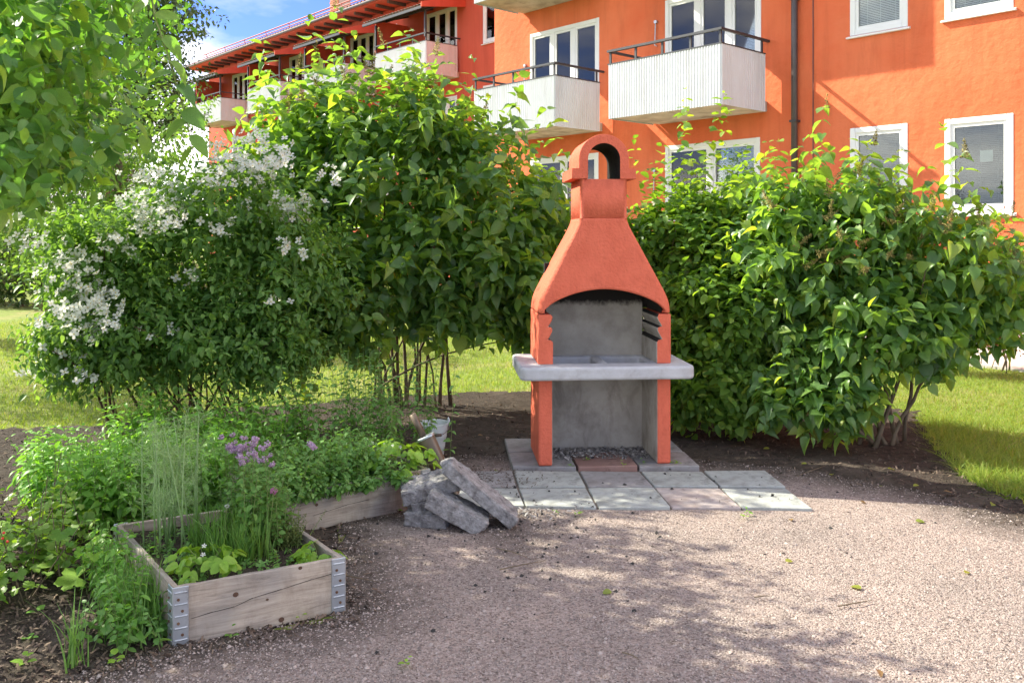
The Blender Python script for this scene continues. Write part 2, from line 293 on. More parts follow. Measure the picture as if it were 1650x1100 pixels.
class MB:
    def __init__(s): s.v = []; s.f = []; s.m = []
    def add(s, vs, fs, mi=0):
        b = len(s.v); s.v += [tuple(v) for v in vs]; s.f += [tuple(b+i for i in f) for f in fs]; s.m += [mi]*len(fs); return s
    def box(s, x0, x1, y0, y1, z0, z1, mi=0, fn=None):
        vs = [(x, y, z) for z in (z0, z1) for y in (y0, y1) for x in (x0, x1)]
        if fn: vs = [fn(*v) for v in vs]
        return s.add(vs, [(0, 2, 3, 1), (4, 5, 7, 6), (0, 1, 5, 4), (2, 6, 7, 3), (0, 4, 6, 2), (1, 3, 7, 5)], mi)
    def tube(s, pts, rads, n=6, mi=0, cap=True):
        pts = [Vector(p) for p in pts]
        if not isinstance(rads, (list, tuple)): rads = [rads]*len(pts)
        vs = []; up = None
        for i, p in enumerate(pts):
            d = (pts[min(i+1, len(pts)-1)]-pts[max(i-1, 0)]).normalized()
            if up is None: up = Vector((1, 0, 0)) if abs(d.x) < 0.8 else Vector((0, 1, 0))
            a = (up-d*up.dot(d)).normalized(); b = d.cross(a); up = a
            for k in range(n):
                t = 2*math.pi*k/n; vs.append(p+(a*math.cos(t)+b*math.sin(t))*rads[i])
        fs = []
        for i in range(len(pts)-1):
            for k in range(n):
                k2 = (k+1) % n; fs.append((i*n+k, i*n+k2, (i+1)*n+k2, (i+1)*n+k))
        if cap: fs.append(tuple(range(n-1, -1, -1))); fs.append(tuple((len(pts)-1)*n+k for k in range(n)))
        return s.add(vs, fs, mi)
    def mesh(s, name, mats, smooth=False):
        me = bpy.data.meshes.new(name); me.from_pydata(s.v, [], s.f)
        for mm in (mats if isinstance(mats, (list, tuple)) else [mats]): me.materials.append(mm)
        me.polygons.foreach_set('material_index', s.m)
        if smooth: me.polygons.foreach_set('use_smooth', [True]*len(s.f))
        me.update(); return me
    def build(s, name, mats, parent=None, smooth=False):
        return link(name, s.mesh(name, mats, smooth), None, parent)
def bevel(o, w, seg=2, ang=40):
    md = o.modifiers.new('bevel', 'BEVEL'); md.width = w; md.segments = seg; md.limit_method = 'ANGLE'; md.angle_limit = math.radians(ang)
    return o
def boolcut(o, boxes):
    for bx in boxes:
        c = MB().box(*bx).build('cutter', M['conc'])
        c.matrix_world = o.matrix_world
        md = o.modifiers.new('cut', 'BOOLEAN'); md.object = c; md.operation = 'DIFFERENCE'; md.solver = 'EXACT'
        c.location = o.location; c.rotation_euler = o.rotation_euler; c.parent = o.parent
        bpy.context.view_layer.update()
        me = bpy.data.meshes.new_from_object(o.evaluated_get(bpy.context.evaluated_depsgraph_get()))
        o.modifiers.clear(); o.data = me
        bpy.data.objects.remove(c)
    return o
def shade_auto(o, deg=35):
    me = o.data; me.polygons.foreach_set('use_smooth', [True]*len(me.polygons))
    try: me.set_sharp_from_angle(angle=math.radians(deg))
    except Exception: pass
    return o
def pnoise(x, y, z=0, s=1.0): return mnoise.noise(Vector((x*s, y*s, z*s)))

# ------------------------------------------------------------------ ground
def in_poly(X, Y, poly):
    ins = np.zeros(X.shape, bool); n = len(poly)
    for i in range(n):
        x1, y1 = poly[i][:2]; x2, y2 = poly[(i+1) % n][:2]
        c = ((y1 > Y) != (y2 > Y)) & (X < (x2-x1)*(Y-y1)/((y2-y1) if y2 != y1 else 1e-9)+x1)
        ins ^= c
    return ins
def dist_line(X, Y, pts):
    d = np.full(X.shape, 1e9)
    for a, b in zip(pts[:-1], pts[1:]):
        ax, ay = a[:2]; bx, by = b[:2]; L2 = (bx-ax)**2+(by-ay)**2+1e-9
        t = np.clip(((X-ax)*(bx-ax)+(Y-ay)*(by-ay))/L2, 0, 1)
        d = np.minimum(d, np.hypot(X-ax-t*(bx-ax), Y-ay-t*(by-ay)))
    return d
def vnoise(X, Y, s, seed=0):          # cheap smooth value noise on arrays
    r = np.random.default_rng(seed); g = r.random((64, 64))
    x = X*s+100; y = Y*s+100; xi = np.floor(x).astype(int); yi = np.floor(y).astype(int); fx = x-xi; fy = y-yi
    fx = fx*fx*(3-2*fx); fy = fy*fy*(3-2*fy); q = lambda a, b: g[a % 64, b % 64]
    return (q(xi, yi)*(1-fx)+q(xi+1, yi)*fx)*(1-fy)+(q(xi, yi+1)*(1-fx)+q(xi+1, yi+1)*fx)*fy-0.5
def sheet(name, poly, cell, zfun, mat, rag=0.06, attr=None):
    P = np.array([p[:2] for p in poly]); x0, y0 = P.min(0)-0.3; x1, y1 = P.max(0)+0.3
    nx = int((x1-x0)/cell)+1; ny = int((y1-y0)/cell)+1
    X, Y = np.meshgrid(x0+np.arange(nx)*cell, y0+np.arange(ny)*cell, indexing='ij')
    cx = (X[:-1, :-1]+cell/2); cy = (Y[:-1, :-1]+cell/2)
    jx = cx+rag*2*(vnoise(cx, cy, 4, 1)+vnoise(cx, cy, 15, 2)); jy = cy+rag*2*(vnoise(cx, cy, 4, 3)+vnoise(cx, cy, 15, 4))
    keep = in_poly(jx, jy, poly)
    idx = np.arange(nx*ny).reshape(nx, ny)
    f = np.stack([idx[:-1, :-1][keep], idx[1:, :-1][keep], idx[1:, 1:][keep], idx[:-1, 1:][keep]], 1)
    used = np.unique(f); mp = -np.ones(nx*ny, int); mp[used] = np.arange(len(used))
    X = X.ravel()[used]; Y = Y.ravel()[used]
    V = np.stack([X, Y, zfun(X, Y)], 1)
    me = mesh_np(name, V, mp[f], True)
    if attr is not None:
        a = me.attributes.new('edge', 'FLOAT', 'POINT'); a.data.foreach_set('value', attr(X, Y).astype(np.float32))
    return tag(link(name, me, mat), kind='structure')

lawn = link('lawn', mesh_np('lawn', [(-250, -60, 0), (250, -60, 0), (250, 400, 0), (-250, 400, 0)], [(0, 1, 2, 3)]), M['lawn']); tag(lawn, kind='structure')
soil_poly = [(3.6, 4.2), (2.95, 4.95), (2.87, 5.5), (3.08, 6.4), (3.45, 7.4), (2.9, 8.6), (1.2, 9.0), (0.3, 8.5), (-0.7, 8.35), (-2.3, 7.75),
             (-3.3, 7.0), (-4.0, 6.8), (-5.5, 6.4), (-5.5, 2.0), (-2.2, 1.6), (0.5, 2.5), (2, 4)]
def zsoil(X, Y): return 0.006+0.03*np.clip(vnoise(X, Y, 2.2, 5)+0.5, 0, 1)+0.022*np.clip(vnoise(X, Y, 11, 6)+0.2, 0, 1)
def zsoil2(X, Y): return zsoil(X, Y)-0.035*np.clip(1-dist_line(X, Y, edge_line)/0.3, 0, 1)*(in_poly(X, Y, gravel_poly) == False)
edge_line = [(3.6, 4.0), (2.75, 4.7), (2.49, 5.25), (1.95, 5.72), (1.25, 5.98), (0.9, 6.1), (0.2, 6.1), (-0.35, 6.15), (-0.6, 5.7), (-0.52, 5.1), (-0.95, 4.72),
             (-0.80, 3.75), (-0.69, 3.60), (-1.26, 3.28), (-1.45, 3.15), (-1.75, 2.75), (-2.4, 1.8)]
gravel_poly = edge_line+[(-3.5, 0.2), (-3.5, -2.5), (7.5, -2.5), (7.5, 2.5)]
soil = sheet('soil_bed', soil_poly, 0.045, lambda X, Y: zsoil(X, Y)-0.0*X, M['soil'], 0.08)
# keep the soil below the gravel where the two overlap
V = np.empty(len(soil.data.vertices)*3, np.float32); soil.data.vertices.foreach_get('co', V); V = V.reshape(-1, 3)
ing = in_poly(V[:, 0], V[:, 1], gravel_poly); dl = dist_line(V[:, 0], V[:, 1], edge_line)
V[:, 2] = np.where(ing, np.minimum(V[:, 2], 0.006-0.05*np.clip(dl/0.2, 0, 1)), V[:, 2]*np.clip(0.35+dl/0.5, 0, 1))
soil.data.vertices.foreach_set('co', V.ravel()); soil.data.update()
def zgrav(X, Y): return 0.012+0.006*vnoise(X, Y, 1.3, 8)+0.003*vnoise(X, Y, 9, 9)
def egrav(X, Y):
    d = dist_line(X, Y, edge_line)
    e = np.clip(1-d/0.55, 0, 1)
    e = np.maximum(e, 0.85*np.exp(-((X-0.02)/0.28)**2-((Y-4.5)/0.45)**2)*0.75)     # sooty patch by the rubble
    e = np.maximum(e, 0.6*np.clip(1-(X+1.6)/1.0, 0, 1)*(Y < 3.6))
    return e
gravel = sheet('gravel_yard', gravel_poly, 0.05, zgrav, M['gravel'], 0.05, egrav)

# pale path along the building
def frame(P0):
    return lambda s, n, z=0: Vector((P0[0]-0.670*s-0.742*n, P0[1]+0.742*s-0.670*n, z))
W1 = (6.57, 12.3); W2 = (9.39, 14.85)
fr1 = frame(W1)
pth = MB(); a = [fr1(-14, 0.02), fr1(9, 0.02), fr1(9, 2.2), fr1(-14, 2.2)]
pth.add([(p.x, p.y, 0.03) for p in a]+[(p.x, p.y, -0.05) for p in a], [(0, 1, 2, 3), (0, 3, 7, 4), (3, 2, 6, 7), (2, 1, 5, 6)])
tag(pth.build('path', M['pave']), kind='structure')

# ------------------------------------------------------------------ buildings
RZ = math.atan2(-0.742, 0.670)
def wall_holes(mb, x0, x1, z0, z1, holes, y=0.0, rev=0.14, mi=0):
    xs = sorted({x0, x1, *[h[0] for h in holes], *[h[1] for h in holes]}); zs = sorted({z0, z1, *[h[2] for h in holes], *[h[3] for h in holes]})
    for i in range(len(xs)-1):
        for j in range(len(zs)-1):
            cx = (xs[i]+xs[i+1])/2; cz = (zs[j]+zs[j+1])/2
            if any(h[0] < cx < h[1] and h[2] < cz < h[3] for h in holes): continue
            mb.add([(xs[i], y, zs[j]), (xs[i+1], y, zs[j]), (xs[i+1], y, zs[j+1]), (xs[i], y, zs[j+1])], [(0, 1, 2, 3)], mi)
    for a, b, c, d in holes:
        for q in ([(a, c), (a, d)], [(b, d), (b, c)], [(a, d), (b, d)], [(b, c), (a, c)]):
            (xa, za), (xb, zb) = q
            mb.add([(xa, y, za), (xb, y, zb), (xb, y+rev, zb), (xa, y+rev, za)], [(0, 1, 2, 3)], mi)
def window(par, x0, x1, z0, z1, splits=(1,), blind=None, curtain=None, sill=True, fw=0.085, note=False):
    f = MB(); ya, yb = -0.012, 0.075
    f.box(x0, x0+fw, ya, yb, z0, z1); f.box(x1-fw, x1, ya, yb, z0, z1)
    f.box(x0+fw, x1-fw, ya+0.003, yb, z1-fw, z1-0.002); f.box(x0+fw, x1-fw, ya+0.003, yb, z0+0.002, z0+fw)
    tot = sum(splits); xa = x0+fw; iw = x1-x0-2*fw; edges = [xa]
    for sp in splits: edges.append(edges[-1]+iw*sp/tot)
    for e in edges[1:-1]: f.box(e-0.055, e+0.055, ya+0.006, yb-0.004, z0+fw, z1-fw)
    w = bevel(f.build('window', M['white'], par), 0.008, 1)
    for i in range(len(splits)):
        a, b = edges[i]+(0.055 if i else 0), edges[i+1]-(0.055 if i < len(splits)-1 else 0)
        sash = MB(); t = 0.045
        sash.box(a, a+t, 0.012, 0.06, z0+fw, z1-fw); sash.box(b-t, b, 0.012, 0.06, z0+fw, z1-fw)
        sash.box(a+t, b-t, 0.014, 0.06, z0+fw, z0+fw+t); sash.box(a+t, b-t, 0.014, 0.06, z1-fw-t, z1-fw)
        sash.build('sash', M['white'], w)
        MB().box(a+t, b-t, 0.034, 0.040, z0+fw+t, z1-fw-t).build('pane', M['glass'], w)
        if blind and blind[i]:
            bl = MB(); z = z1-fw-t
            while z > z0+fw+t:
                bl.add([(a+0.03, 0.078, z), (b-0.03, 0.078, z), (b-0.03, 0.092, z+0.019), (a+0.03, 0.092, z+0.019)], [(0, 1, 2, 3)]); z -= 0.026
            for q in (0.22, 0.5, 0.82): bl.box(a+(b-a)*q, a+(b-a)*q+0.008, 0.070, 0.074, z0+fw, z1-fw)
            bl.build('blind', M[blind[i]], w)
        if curtain and curtain[i]:
            cu = MB(); n = 24
            xs = [a+(b-a)*curtain[i]*k/n for k in range(n+1)]
            cu.add([(x, 0.11+0.02*math.sin(k*1.9), z) for z in (z0, z1) for k, x in enumerate(xs)], [(k, k+1, n+2+k, n+1+k) for k in range(n)])
            cu.build('curtain', M['curtain'], w)
    if note: MB().box(x0+0.46, x0+0.63, 0.046, 0.05, z0+0.72, z0+0.88).build('paper_note', M['white'], w)
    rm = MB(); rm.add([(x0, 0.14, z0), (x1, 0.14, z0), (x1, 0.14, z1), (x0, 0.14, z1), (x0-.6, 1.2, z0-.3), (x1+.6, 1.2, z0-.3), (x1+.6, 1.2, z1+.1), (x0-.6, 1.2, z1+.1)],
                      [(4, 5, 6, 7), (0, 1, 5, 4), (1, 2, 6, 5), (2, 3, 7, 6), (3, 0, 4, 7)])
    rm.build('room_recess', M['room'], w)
    if sill:
        s = MB(); s.add([(x0-.04, -0.06, z0-0.025), (x1+.04, -0.06, z0-0.025), (x1+.04, 0.02, z0+0.004), (x0-.04, 0.02, z0+0.004),
                         (x0-.04, -0.06, z0-0.045), (x1+.04, -0.06, z0-0.045), (x1+.04, -0.001, z0-0.045), (x0-.04, -0.001, z0-0.045)],
                        [(0, 1, 2, 3), (4, 5, 1, 0), (7, 6, 5, 4), (0, 3, 7, 4), (1, 5, 6, 2)])
        s.build('sill', M['white'], w)
    return w
def corr(mb, p, q, z0, z1, period=0.055, amp=0.014, out=(0, -1)):
    L = math.hypot(q[0]-p[0], q[1]-p[1]); n = max(2, int(L/period*4)); vs = []
    for z in (z0, z1):
        for k in range(n+1):
            t = k/n; a = amp*(1 if k % 4 in (1, 2) else 0)
            vs.append((p[0]+(q[0]-p[0])*t+out[0]*a, p[1]+(q[1]-p[1])*t+out[1]*a, z))
    mb.add(vs, [(k, k+1, n+2+k, n+1+k) for k in range(n)])
def balcony(par, x0, x1, z0, depth=1.38, ph=0.95, rail=0.24, smat='sheet'):
    b = MB().box(x0+.04, x1-.04, -depth+.04, 0.0, z0, z0+0.17).build('balcony', M['slab_under'], par)
    z1 = z0+ph
    f = MB(); corr(f, (x0, -depth), (x1, -depth), z0-0.02, z1); f.build('front_panel', M[smat], b)
    for xx, o in ((x0, -1), (x1, 1)):
        s = MB(); corr(s, (xx, -depth), (xx, -0.12), z0-0.02, z1, out=(o, 0)); s.build('side_panel', M[smat], b)
    r = MB(); t = 0.02; zr = z1+rail
    r.box(x0-.02, x1+.02, -depth-.03, -depth+.03, zr-.03, zr+.01)
    r.box(x0-.018, x0+.03, -depth+.031, -0.0, zr-.029, zr+.009); r.box(x1-.03, x1+.018, -depth+.031, -0.0, zr-.029, zr+.009)
    n = 4
    for k in range(n+1):
        x = x0+.03+(x1-x0-.06)*k/n; r.box(x-t, x+t, -depth+.004, -depth+.028, z0+.17, zr-.03)
    for xx in (x0+.012, x1-.012):
        r.box(xx-.012, xx+.012, -0.22, -0.18, z0+.17, zr-.03)
    r.box(x0-.016, x1+.016, -depth-.016, -depth+.002, z1-.01, z1+.012)
    for xx in (x0, x1): r.box(xx-.015, xx+.015, -depth+.003, -0.12, z1-.009, z1+.011)
    r.build('railing', M['black'], b)
    return b
# near block: local x = -s, y = into the wall
bA = empty('apartment_building', (W1[0], W1[1], 0), RZ, label='bright orange apartment block with white balconies and brown downpipe, on the right', cat='building')
g, u1, u2 = (1.86, 3.22), (4.66, 6.02), (7.46, 8.8)
holes = []; wins = []
def win(s0, s1, z, **kw): holes.append((-s1, -s0, z[0], z[1])); wins.append((-s1, -s0, z[0], z[1], kw))
for z, bl in ((g, 'blind'), (u1, 'blindw'), (u2, 'blindw')):
    win(-0.44, 0.47, z, blind=[bl], note=(z is g)); win(1.0, 1.9, z, blind=[bl])
    win(-3.4, -2.5, z, blind=[bl])
win(3.5, 5.52, g, splits=(1, 1), blind=['blind', 'blind']); win(7.2, 9.2, g, splits=(1, 1), blind=['blind', None])
for zb in (3.80, 6.59):
    zz = (zb, zb+2.14)
    win(3.48, 5.52, zz, splits=(1.2, 1.2, 1), blind=['blindw', 'blindw', 'blindw'] if zb < 4 else None, sill=False)
    win(7.18, 9.21, zz, splits=(1, 1, 1.05), curtain=[0.9, 0, 0], sill=False)
w = MB(); wall_holes(w, -10.4, 14, 0, 9.55, holes)
w.add([(-10.4, 0, 0), (-10.4, 12, 0), (-10.4, 12, 9.55), (-10.4, 0, 9.55)], [(0, 3, 2, 1)])
w.add([(14, 0, 0), (14, 12, 0), (14, 12, 9.55), (14, 0, 9.55)], [(0, 1, 2, 3)])
w.add([(-10.4, 12, 0), (14, 12, 0), (14, 12, 9.55), (-10.4, 12, 9.55)], [(0, 3, 2, 1)])
w.build('wall', M['wall'], bA)
for x0, x1, z0, z1, kw in wins: window(bA, x0, x1, z0, z1, **kw)
for zb in (3.64, 6.43):
    balcony(bA, -5.70, -3.33, zb); balcony(bA, -9.46, -7.06, zb)
dp = MB().tube([(-2.81, -0.085, 0.1), (-2.81, -0.085, 9.4)], 0.052, 12).build('downpipe', M['pipe'], bA, True)
for z in (1.4, 3.4, 5.4, 7.4): MB().box(-2.87, -2.75, -0.145, 0, z, z+0.035).build('clip', M['black'], dp)
MB().tube([(-2.52, -0.012, 0.2), (-2.52, -0.012, 9.4)], 0.008, 6).build('cable', M['pipe'], bA)
for s, z in ((5.72, 5.55), (9.35, 5.25), (5.75, 2.75)):
    h = MB().box(-s-.03, -s+.03, -0.05, -0.001, z, z+.05).build('blind_crank', M['zinc'], bA)
    MB().tube([(-s, -0.04, z), (-s-.015, -0.04, z-.42), (-s+.04, -0.05, z-.44)], 0.010, 5).build('chain', M['zinc'], h)
rf = MB(); rf.box(-11.0, 14.6, -0.75, 12.5, 9.55, 9.72); rf.add([(-11, -.75, 9.721), (14.6, -.75, 9.721), (14.6, 6, 12.2), (-11, 6, 12.2), (-11, 12.5, 9.721), (14.6, 12.5, 9.721)], [(0, 1, 2, 3), (3, 2, 5, 4), (0, 3, 4), (1, 5, 2)])
rf.build('roof', M['tile'], bA)
plinth = MB().box(-10.395, 14, -0.03, 0.0, 0, 0.55).build('plinth', M['slab_under'], bA)

# set-back wing, left
bB = empty('apartment_wing', (W2[0], W2[1], 0), RZ, label='shade-reddened apartment wing with tiled roof and awning-covered white balconies, set back on the left', cat='building')
X0, X1, HB = -35.2, 4.0, 9.25
holes = []; wins = []
bx = [16.4, 21.0, 25.6, 30.9]; BW = 2.75
for s in bx:
    for zb in (3.8, 6.59): win(s+0.15, s+1.75, (zb, zb+2.1), splits=(1, 1.1, 0.9), sill=False, curtain=[0.8, 0, 0])
    win(s+0.2, s+1.9, g, splits=(1, 1), blind=['blind', None])
for z in (g, u1, (7.28, 8.7)): win(14.4, 15.3, z, blind=['blindw'])
for s in (19.9, 24.5, 29.2):
    for z in (g, u1, (7.5, 8.7)): win(s-.1, s+.6, z, blind=['blindw'])
w = MB(); wall_holes(w, X0, X1, 0, HB, holes)
w.add([(X0, 0, 0), (X0, 11, 0), (X0, 11, HB), (X0, 0, HB)], [(0, 3, 2, 1)]); w.add([(X0, 11, 0), (X1, 11, 0), (X1, 11, HB), (X0, 11, HB)], [(0, 3, 2, 1)])
w.build('wall', M['wall2'], bB)
for x0, x1, z0, z1, kw in wins: window(bB, x0, x1, z0, z1, **kw)
for s in bx:
    for zb in (3.64, 6.43): balcony(bB, -s-BW, -s, zb, 1.3)
    # awning on posts over the top balcony, with red cheek wall
    aw = MB(); x0, x1 = -s-BW-.25, -s+.2
    n = 40
    for k in range(n):
        xa = x0+(x1-x0)*k/n; xb = x0+(x1-x0)*(k+1)/n; za = 0.02*(k % 2); zb2 = 0.02*((k+1) % 2)
        aw.add([(xa, -1.65, 8.36+za), (xb, -1.65, 8.36+zb2), (xb, 0, 8.86+zb2), (xa, 0, 8.86+za)], [(0, 1, 2, 3)])
    a = aw.build('awning', M['awning'], bB)
    fb = MB()
    for y, z in ((-1.6, 8.30), (-0.85, 8.53)): fb.box(x0, x1, y-.03, y+.03, z-.05, z+.03)
    for x in (x0+.25, (x0+x1)/2, x1-.28): fb.add([(x-.03, -1.6, 8.27), (x+.03, -1.6, 8.27), (x+.03, 0, 8.77), (x-.03, 0, 8.77), (x-.03, -1.6, 8.34), (x+.03, -1.6, 8.34), (x+.03, 0, 8.84), (x-.03, 0, 8.84)], [(0, 3, 2, 1), (4, 5, 6, 7), (0, 1, 5, 4), (0, 4, 7, 3), (1, 2, 6, 5)])
    fb.build('awning_frame', M['black'], a)
    for x in (-s-.04, -s-BW+.04): MB().box(x-.03, x+.03, -1.33, -1.27, 7.5, 8.3).build('post', M['black'], a)
    ck = MB(); ck.add([(x1+.02, -1.66, 8.28), (x1+.02, 0, 8.55), (x1+.02, 0, 8.95), (x1+.02, -1.66, 8.42), (x1+.07, -1.66, 8.28), (x1+.07, 0, 8.55), (x1+.07, 0, 8.95), (x1+.07, -1.66, 8.42)],
                      [(0, 1, 2, 3), (7, 6, 5, 4), (0, 3, 7, 4), (3, 2, 6, 7), (0, 4, 5, 1)]); ck.build('awning_cheek', M['wall2'], a)
    MB().box(-s-BW-.16, -s-BW-.06, -1.2, -0.001, 6.6, 8.5).build('side_screen', M['wall2'], bB)
ev = MB(); y0 = -0.85
ev.box(X0-.5, X1, y0, 0.3, HB+.02, HB+.10); ev.build('eaves', M['wall2'], bB)
rt = MB()
for k in range(58): x = X0+.2+k*0.68; rt.box(x, x+.10, y0+.15, -0.005, HB-.07, HB+.017)
tag(rt.build('rafter_ends', M['barkd'], bB), kind='stuff')
MB().tube([(X0-.5, y0-.07, HB+.10), (X1, y0-.07, HB+.10)], 0.05, 8).build('gutter', M['pipe'], bB, True)
rf = MB(); n = int((X1-X0+.5)/0.22*4); vs = []
for (yy, zz) in ((y0-.03, HB+.17), (5.2, HB+2.6)):
    for k in range(n+1): vs.append((X0-.5+k*0.055, yy, zz+(0.045 if k % 4 in (1, 2) else 0)))
rf.add(vs, [(k, k+1, n+2+k, n+1+k) for k in range(n)])
rf.add([(X0-.5, 5.2, HB+2.6), (X1, 5.2, HB+2.6), (X1, 11.5, HB-.2), (X0-.5, 11.5, HB-.2)], [(0, 1, 2, 3)])
rf.add([(X0-.49, y0, HB+.1), (X0-.49, 5.2, HB+2.59), (X0-.49, 11.4, HB)], [(0, 1, 2)])
rf_o = rf.build('roof', M['tile'], bB)
sr = MB(); sr.tube([(X0-.4, y0+.75, HB+.78), (X1, y0+.75, HB+.78)], 0.025, 6); sr.tube([(X0-.4, y0+.75, HB+.66), (X1, y0+.75, HB+.66)], 0.02, 6)
for k in range(20): x = X0+k*2; sr.tube([(x, y0+.8, HB+.45), (x, y0+.74, HB+.8)], 0.02, 5)
sr.build('snow_rail', surf('red_rail', (0.35, 0.09, 0.07), (0.4, 0.11, 0.09), 4, 0.6, 0), rf_o)
for s, y in ((24.7, 0.75), (19.0, 0.75)):
    ch = MB().box(-s-.28, -s+.28, y-.28, y+.28, HB+0.3, HB+1.52).build('chimney', M['slab_under'], rf_o)
# courses of chimney bricks as real pieces (shared mesh per chimney, one part)
    bk = MB()
    for r in range(14):
        z = HB+0.42+r*0.078
        for k in range(3):
            x = -s-.30+k*0.21+(0.05 if r % 2 else 0); bk.box(x, min(x+.195, -s+.30), y-.30, y-.24, z, z+.065)
        for k in range(3):
            yy = y-.235+k*0.20+(0.04 if r % 2 else 0); bk.box(-s-.302, -s-.24, yy, min(yy+.18, y+.30), z, z+.065)
    tag(bk.build('brick_courses', M['brick'], rf_o), kind='stuff')
    MB().box(-s-.34, -s+.34, y-.34, y+.34, HB+1.515, HB+1.58).build('chimney_cap', M['slab_under'], rf_o)
for s in (23.9, 22.6): MB().tube([(-s, 1.2, HB+0.6), (-s, 1.2, HB+2.6)], 0.02, 5).build('aerial', M['wire'], rf_o)

# ------------------------------------------------------------------ paving slabs
bed = MB().add([(-0.36, 4.915, 0.019), (1.65, 4.865, 0.019), (1.61, 5.65, 0.019), (-0.40, 5.65, 0.019)], [(0, 1, 2, 3)]).build('paved_patio', M['joint'])
tag(bed, kind='structure')
def slab(cs, z0, z1, mat, tilt=0.0):
    cx = sum(c[0] for c in cs)/4; cy = sum(c[1] for c in cs)/4
    g = 0.006
    q = [((c[0]-cx)*(1-g/0.2)+cx+random.uniform(-.003, .003), (c[1]-cy)*(1-0.013/0.19)+cy+random.uniform(-.003, .003)) for c in cs]
    dz = [random.uniform(-.005, .005)+tilt*k for k in (0, 1, 1, 0)]
    mb = MB(); mb.add([(x-cx, y-cy, z0) for x, y in q]+[(x-cx, y-cy, z1+d) for (x, y), d in zip(q, dz)],
                      [(3, 2, 1, 0), (4, 5, 6, 7), (0, 1, 5, 4), (1, 2, 6, 5), (2, 3, 7, 6), (3, 0, 4, 7)])
    o = bevel(mb.build('paving_slab', mat, bed), 0.006, 2); o.location = (cx, cy, 0); return o
fx = [(-0.33, 4.90), (0.076, 4.895), (0.48, 4.868), (0.887, 4.868), (1.281, 4.862), (1.671, 4.84)]
mx = [(-0.38, 5.27), (0.035, 5.265), (0.452, 5.262), (0.855, 5.262), (1.252, 5.262), (1.652, 5.255)]
bxk = [(-0.42, 5.63), (0.006, 5.63), (0.428, 5.63), (0.824, 5.63), (1.226, 5.635), (1.632, 5.64)]
cols = [['pv_b', 'pv_a', 'pv_b', 'pv_a', 'pv_a'], ['pv_a', 'pv_a', 'pv_a', 'pv_c', 'pv_a']]
for i in range(5):
    slab([fx[i], fx[i+1], mx[i+1], mx[i]], -0.02, 0.03, M[cols[1][i]], 0.002)
    slab([mx[i], mx[i+1], bxk[i+1], bxk[i]], -0.02, 0.031, M[cols[0][i]])
# raised row the barbecue stands on
b1 = [(0.0, 5.66), (0.425, 5.66), (0.822, 5.66), (1.222, 5.665)]; b2 = [(-0.03, 6.06), (0.395, 6.06), (0.795, 6.065), (1.195, 6.07)]; b3 = [(-0.06, 6.45), (0.365, 6.45), (0.765, 6.46), (1.165, 6.47)]
for i in range(3):
    slab([b1[i], b1[i+1], b2[i+1], b2[i]], -0.02, 0.05, M[['pv_b', 'pv_d', 'pv_b'][i]])
    slab([b2[i], b2[i+1], b3[i+1], b3[i]], -0.02, 0.048, M['pv_b'])

# ------------------------------------------------------------------ barbecue
GZ = 0.050
bq = empty('garden_barbecue', (0.606, 5.695, GZ), math.radians(4.6), label='terracotta red masonry barbecue with arched hood, chimney and grey shelf', cat='barbecue')
# local: x right, y back, z up from the slabs
D = 0.50; T = 0.092; HW = 0.436; zs0, zs1 = 0.570, 0.656     # shelf bottom and top
def inner_mat(o, test, idx):
    for p in o.data.polygons:
        if test(p): p.material_index = idx
for sx in (-1, 1):
    xa, xb = sorted((sx*HW, sx*(HW-T)))
    o = MB().box(xa, xb, 0, D, 0, zs0).build('leg', [M['paint'], M['conc']], bq)
    inner_mat(o, lambda p: p.normal.x*sx < -0.9, 1); bevel(o, 0.012, 2)
MB().box(-HW+T, HW-T, D-0.065, D-0.012, 0, zs0).build('back_panel', M['conc'], bq)
sh = MB().box(-0.565, 0.565, -0.125, 0.56, zs0, zs1).build('shelf', M['shelf'], bq)
md = sh.modifiers.new('b', 'BEVEL'); md.width = 0.05; md.segments = 5; md.limit_method = 'WEIGHT'
wt = sh.data.attributes.new('bevel_weight_edge', 'FLOAT', 'EDGE')
for e in sh.data.edges:
    a, b = [sh.data.vertices[i].co for i in e.vertices]
    if abs(a.z-b.z) > 0.05: wt.data[e.index].value = 1
bpy.context.view_layer.update()
sh.data = bpy.data.meshes.new_from_object(sh.evaluated_get(bpy.context.evaluated_depsgraph_get())); sh.modifiers.clear()
boolcut(sh, [(-0.325, -0.03, 0.06, 0.40, zs0+0.015, 1.0), (0.035, 0.315, 0.06, 0.40, zs0+0.015, 1.0)])
bevel(sh, 0.018, 3, 50); shade_auto(sh, 50)
